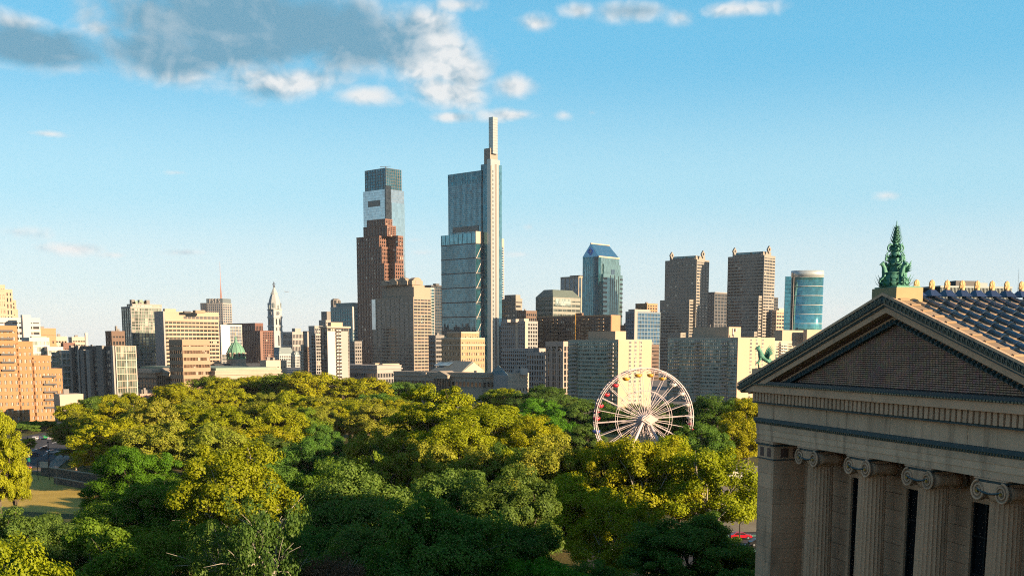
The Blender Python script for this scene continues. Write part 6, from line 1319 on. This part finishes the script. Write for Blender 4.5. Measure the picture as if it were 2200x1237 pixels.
car('parked_car', 'dark car ahead of the white one at the road corner', 97, 967, R_(35), cp('grey_paint', (.08, .08, .09)))
for i, (px, py, c_, lb) in enumerate(((78, 944, (.6, .6, .62), 'silver'), (87, 943, (.04, .06, .14), 'dark blue'), (98, 942, (.05, .4, .15), 'green'), (112, 944, (.65, .65, .65), 'white'), (70, 947, (.2, .2, .22), 'grey'), (126, 942, (.3, .06, .05), 'maroon'), (205, 964, (.1, .12, .16), 'slate blue'), (222, 962, (.6, .6, .6), 'pale grey'))):
    car('parked_car', f'{lb} car parked in the row below the orange brick building', px, py, R_(75), cp('car_paint_%d' % i, c_))
car('parked_car', 'white van-like car half hidden under the sunlit trees at the bottom', 1330, 1190, 0.1, cp('white_paint', (.7, .7, .7)))
# sign frame, poles, traffic light, stone walls, lamps
POLE = mat('dark_pole', (.05, .045, .04), .7); WOODP = mat('wood_pole', (.35, .28, .2), .9); SGN = mat('sign_face', (.6, .5, .4), .8, var=.1, scale=1)
p = ground(82, 1030); sg = thing('billboard', 'pale rectangular sign board on a dark frame by the lawn', 'sign', (p.x, p.y, 0), R_(-12)); k = p.y / F
for x in (0, 27 * k): obj('post', MB().tube((x, 0, 0), (x, 0, 42 * k), .12, .1, 8).mesh('post', POLE), sg)
obj('beam', MB().tube((0, 0, 41 * k), (27 * k, 0, 42 * k), .08, .08, 6).mesh('beam', POLE), sg); obj('board', MB().box(6 * k, 26 * k, -.08, .08, 27 * k, 40 * k).mesh('board', SGN), sg)
p = ground(123, 1042); po = thing('wood_pole', 'short pale wooden pole in front of the stone walls', 'pole', (p.x, p.y, 0)); obj('shaft', MB().tube((0, 0, 0), (0, 0, 36 * p.y / F), .2, .16, 8).mesh('shaft', WOODP), po); obj('pole_cap', MB().lathe([(.2, 36 * p.y / F), (.05, 36 * p.y / F + .15)], 8).mesh('pole_cap', WOODP), po)
p = ground(63, 1003); po = thing('street_sign', 'green and white street sign on a post by the road', 'sign', (p.x, p.y, 0), R_(-10)); k = p.y / F
obj('post', MB().tube((0, 0, 0), (0, 0, 30 * k), .09, .07, 6).mesh('post', POLE), po); obj('plate', MB().box(-2.6 * k, 2.6 * k, -.06, .06, 22 * k, 28 * k).mesh('plate', WHT), po); obj('plate', MB().box(-2.6 * k, 2.6 * k, -.06, .06, 12 * k, 20 * k).mesh('plate', mat('sign_green', (.02, .3, .2), .5)), po)
for lb, px, py, hpx in (('dark lamp post in front of the red car', 1587, 1216, 130), ('dark traffic light pole at the left road corner', 106, 1000, 50), ('slim dark lamp post left of the traffic light pole', 61, 975, 34)):
    p = ground(px, py); k = p.y / F; lp = thing('lamp_post', lb, 'lamp post', (p.x, p.y, 0)); H_ = hpx * k
    obj('post', MB().tube((0, 0, 0), (0, 0, H_), .14, .09, 8).mesh('post', POLE), lp); obj('arm', MB().tube((0, 0, H_ - .1), (1.4, 0, H_ + .25), .05, .05, 6).mesh('arm', POLE), lp); obj('lamp_head', MB().lathe([(.12, H_ - .15), (.3, H_), (.28, H_ + .3), (.05, H_ + .5)], 10).mesh('lamp_head', POLE), lp)
WST = mat('rubble_wall', (.16, .12, .09), .95, var=.4, scale=.9, fine=.3, objvar=.15); COP = mat('wall_coping', (.42, .33, .22), .9, var=.15, scale=1)
for lb, a_, b_, h_ in (('longer upper rubble stone wall behind the wooden pole', (88, 1020), (215, 1040), 2.6), ('lower rubble stone wall in front of the longer one', (116, 1038), (225, 1058), 1.7)):
    p0, p1 = ground(*a_), ground(*b_); L = (p1 - p0).length; wl = thing('stone_wall', lb, 'wall', (p0.x, p0.y, 0), math.atan2(p1.y - p0.y, p1.x - p0.x))
    cube('wall_core', WST, wl, 0, L, .06, .6, 0, h_); cube('coping', COP, wl, -.1, L + .1, -.08, .7, h_, h_ + .22)
    g = random.Random(5)
    for r_ in range(5):
        x = 0
        while x < L - .8:
            w_ = g.uniform(.7, 1.5); cube('stone', WST, wl, x + .03, min(x + w_, L) - .03, g.uniform(-.05, .02), .08, r_ * h_ / 5 + .02, (r_ + 1) * h_ / 5 - .03); x += w_
sheet('pavement', [(60, 1014), (95, 1002), (240, 1026), (240, 1034), (90, 1012)], .05, mat('brown_path', (.2, .15, .11), .95, var=.2, scale=.3))
def person(label, px, py, shirt, legs, rz=0.0, zb=0.05):
    p = ground(px, py); c = thing('person', label, 'person', (p.x, p.y, zb), rz)
    b = skinned('body', [(0, 0, .95, .15), (0, 0, 1.2, .15), (0, 0, 1.42, .14), (0, 0, 1.52, .06), (0, 0, 1.64, .1), (0, 0, 1.74, .09), (-.1, 0, .88, .1), (-.11, .12, .48, .07), (-.11, .02, .08, .05), (-.11, .14, .03, .05), (.1, 0, .88, .1), (.11, -.1, .48, .07), (.11, -.24, .08, .05), (.11, -.12, .03, .05), (-.2, 0, 1.4, .06), (-.26, -.05, 1.12, .05), (-.25, .08, .9, .035), (.2, 0, 1.4, .06), (.26, .05, 1.12, .05), (.25, .16, .95, .035)],
        [(0, 1), (1, 2), (2, 3), (3, 4), (4, 5), (0, 6), (6, 7), (7, 8), (8, 9), (0, 10), (10, 11), (11, 12), (12, 13), (2, 14), (14, 15), (15, 16), (2, 17), (17, 18), (18, 19)], mat('skin', (.45, .28, .2), .7), c)
    obj('shirt', MB().lathe([(.2, .92), (.22, 1.2), (.25, 1.4), (.1, 1.5)], 12, sq=.72).mesh('shirt', shirt, True), c); obj('shorts', MB().lathe([(.22, .62), (.22, .95), (.19, 1.0)], 12, sq=.72).mesh('shorts', legs, True), c)
    obj('hair', MB().lathe([(.11, 1.66), (.12, 1.74), (.04, 1.84)], 10).mesh('hair', mat('hair', (.05, .03, .02), .8)), c)
    return c
person('person in dark top and pale shorts walking behind the stone walls', 164, 1013, mat('navy_cloth', (.03, .05, .08), .9), mat('pale_cloth', (.45, .4, .33), .9), R_(-100))
person('person in red on the pavement beyond the small street tree', 136, 985, mat('red_cloth', (.5, .06, .06), .9), mat('dark_cloth', (.05, .05, .06), .9), R_(40), .14)
person('person in white on the plaza between the left trees', 494, 1020, mat('white_cloth', (.7, .68, .64), .9), mat('dark_cloth', (.05, .05, .06), .9), R_(70))
person('person in orange at the left end of the plaza', 460, 1024, mat('orange_cloth', (.7, .3, .05), .9), mat('pale_cloth', (.45, .4, .33), .9), R_(20))
# fair tents round the foot of the wheel
TW_ = mat('tent_white', (.75, .72, .68), .7, var=.05); TB_ = mat('tent_blue', (.2, .35, .6), .7); TR_ = mat('tent_pink', (.7, .42, .4), .7)
for i, (px, py, m_, lb) in enumerate(((1300, 1046, TW_, 'white fair tent seen through the trees, leftmost'), (1330, 1060, TR_, 'pink fair tent seen through the lit trees'), (1450, 1050, TW_, 'white fair tent below the wheel hub'), (1490, 1040, TB_, 'blue fair tent among the trees right of the wheel'), (1535, 1036, TW_, 'white fair tent right of the blue tent'), (1575, 1042, TW_, 'white fair tent nearest the stone pier'), (1400, 1062, TB_, 'blue fair tent below the wheel'), (1355, 1078, TW_, 'white fair tent in front of the pink tent'))):
    p = ground(px, py); t_ = thing('fair_tent', lb, 'tent', (p.x, p.y, 0), R_(11), 'fair tents')
    obj('canopy', MB().add([(-2.6, -2.6, 2.6), (2.6, -2.6, 2.6), (2.6, 2.6, 2.6), (-2.6, 2.6, 2.6), (0, 0, 4.6), (-2.6, -2.6, 2.1), (2.6, -2.6, 2.1), (2.6, 2.6, 2.1), (-2.6, 2.6, 2.1)], [(0, 1, 4), (1, 2, 4), (2, 3, 4), (3, 0, 4), (5, 6, 1, 0), (6, 7, 2, 1), (7, 8, 3, 2), (8, 5, 0, 3)]).mesh('canopy', m_), t_)
    for x in (-2.5, 2.5):
        for y in (-2.5, 2.5): obj('leg', MB().tube((x, y, 0), (x, y, 2.5), .05, .05, 5).mesh('leg', STEEL), t_)
# rider monument half hidden by the pier, fence, railing
p = ground(1640, 1082); mo = thing('equestrian_monument', 'dark bronze horse and rider on a tall stepped pedestal behind the pier', 'monument', (p.x, p.y, 0), R_(75)); DB = MATS['dark_bronze']; DS = mat('monument_granite', (.12, .115, .11), .7, var=.2, scale=.8)
for i, (w_, z0, z1) in enumerate(((4.6, 0, 1.0), (3.9, 1.0, 2.2), (2.0, 2.2, 6.6), (2.4, 6.6, 7.1), (2.0, 7.1, 8.2))): cube('pedestal_block', DS, mo, -w_ * 1.2, w_ * 1.2, -w_ * .8, w_ * .8, z0 + .002 * i, z1)
skinned('horse', [(0, 0, 2.1, .55), (.8, 0, 2.15, .55), (-.9, 0, 2.15, .55), (1.3, 0, 2.8, .35), (1.7, 0, 3.4, .24), (2.2, 0, 3.2, .18), (2.5, 0, 2.95, .12), (1.0, .3, 1.3, .2), (1.05, .3, .6, .12), (1.0, .3, .05, .1), (1.0, -.3, 1.5, .2), (1.5, -.3, 1.1, .12), (1.45, -.3, .6, .1), (-1.1, .3, 1.3, .24), (-1.35, .3, .7, .13), (-1.2, .3, .05, .1), (-1.1, -.3, 1.3, .24), (-1.3, -.3, .7, .13), (-1.05, -.3, .05, .1), (-1.5, 0, 2.1, .12), (-1.8, 0, 1.2, .08)],
        [(0, 1), (0, 2), (1, 3), (3, 4), (4, 5), (5, 6), (1, 7), (7, 8), (8, 9), (1, 10), (10, 11), (11, 12), (2, 13), (13, 14), (14, 15), (2, 16), (16, 17), (17, 18), (2, 19), (19, 20)], DB, mo, (0, 0, 8.2))
skinned('rider', [(0, 0, 0, .3), (0, 0, .6, .3), (0, 0, .95, .14), (0, 0, 1.2, .22), (0, 0, 1.45, .2), (.35, .45, -.3, .17), (.3, .5, -.9, .12), (.35, -.45, -.3, .17), (.3, -.5, -.9, .12), (.2, .38, .5, .12), (.6, .3, .2, .1), (.2, -.38, .5, .12), (.6, -.3, .2, .1)], [(0, 1), (1, 2), (2, 3), (3, 4), (0, 5), (5, 6), (0, 7), (7, 8), (1, 9), (9, 10), (1, 11), (11, 12)], DB, mo, (0, 0, 11.0))
a_, b_ = ground(1555, 1108), ground(1680, 1106); L = (b_ - a_).length; fn = thing('white_fence', 'low pale railing beyond the verge left of the pier', 'fence', (a_.x, a_.y, 0), math.atan2(b_.y - a_.y, b_.x - a_.x))
for i in range(12): cube('post', CREAM, fn, i * L / 11 - .06, i * L / 11 + .06, -.06, .06, 0, 1.5)
for z in (.5, .95, 1.4): cube('rail', CREAM, fn, 0, L, -.03, .03, z - .05, z + .05)

# ================================================================== thin evening haze over the whole place
hm = bpy.data.materials.new('haze'); hm.use_nodes = True; t = hm.node_tree; t.nodes.clear()
pv = nd(t, 'ShaderNodeVolumePrincipled', ins={'Color': (.86, .92, 1.0, 1), 'Density': HAZE, 'Anisotropy': .0})
t.links.new(pv.outputs[0], nd(t, 'ShaderNodeOutputMaterial').inputs['Volume'])
hz_ = obj('haze', MB().box(-9000, 9000, -900, 12000, -1, 420).mesh('haze', hm)); hz_['kind'] = 'stuff'
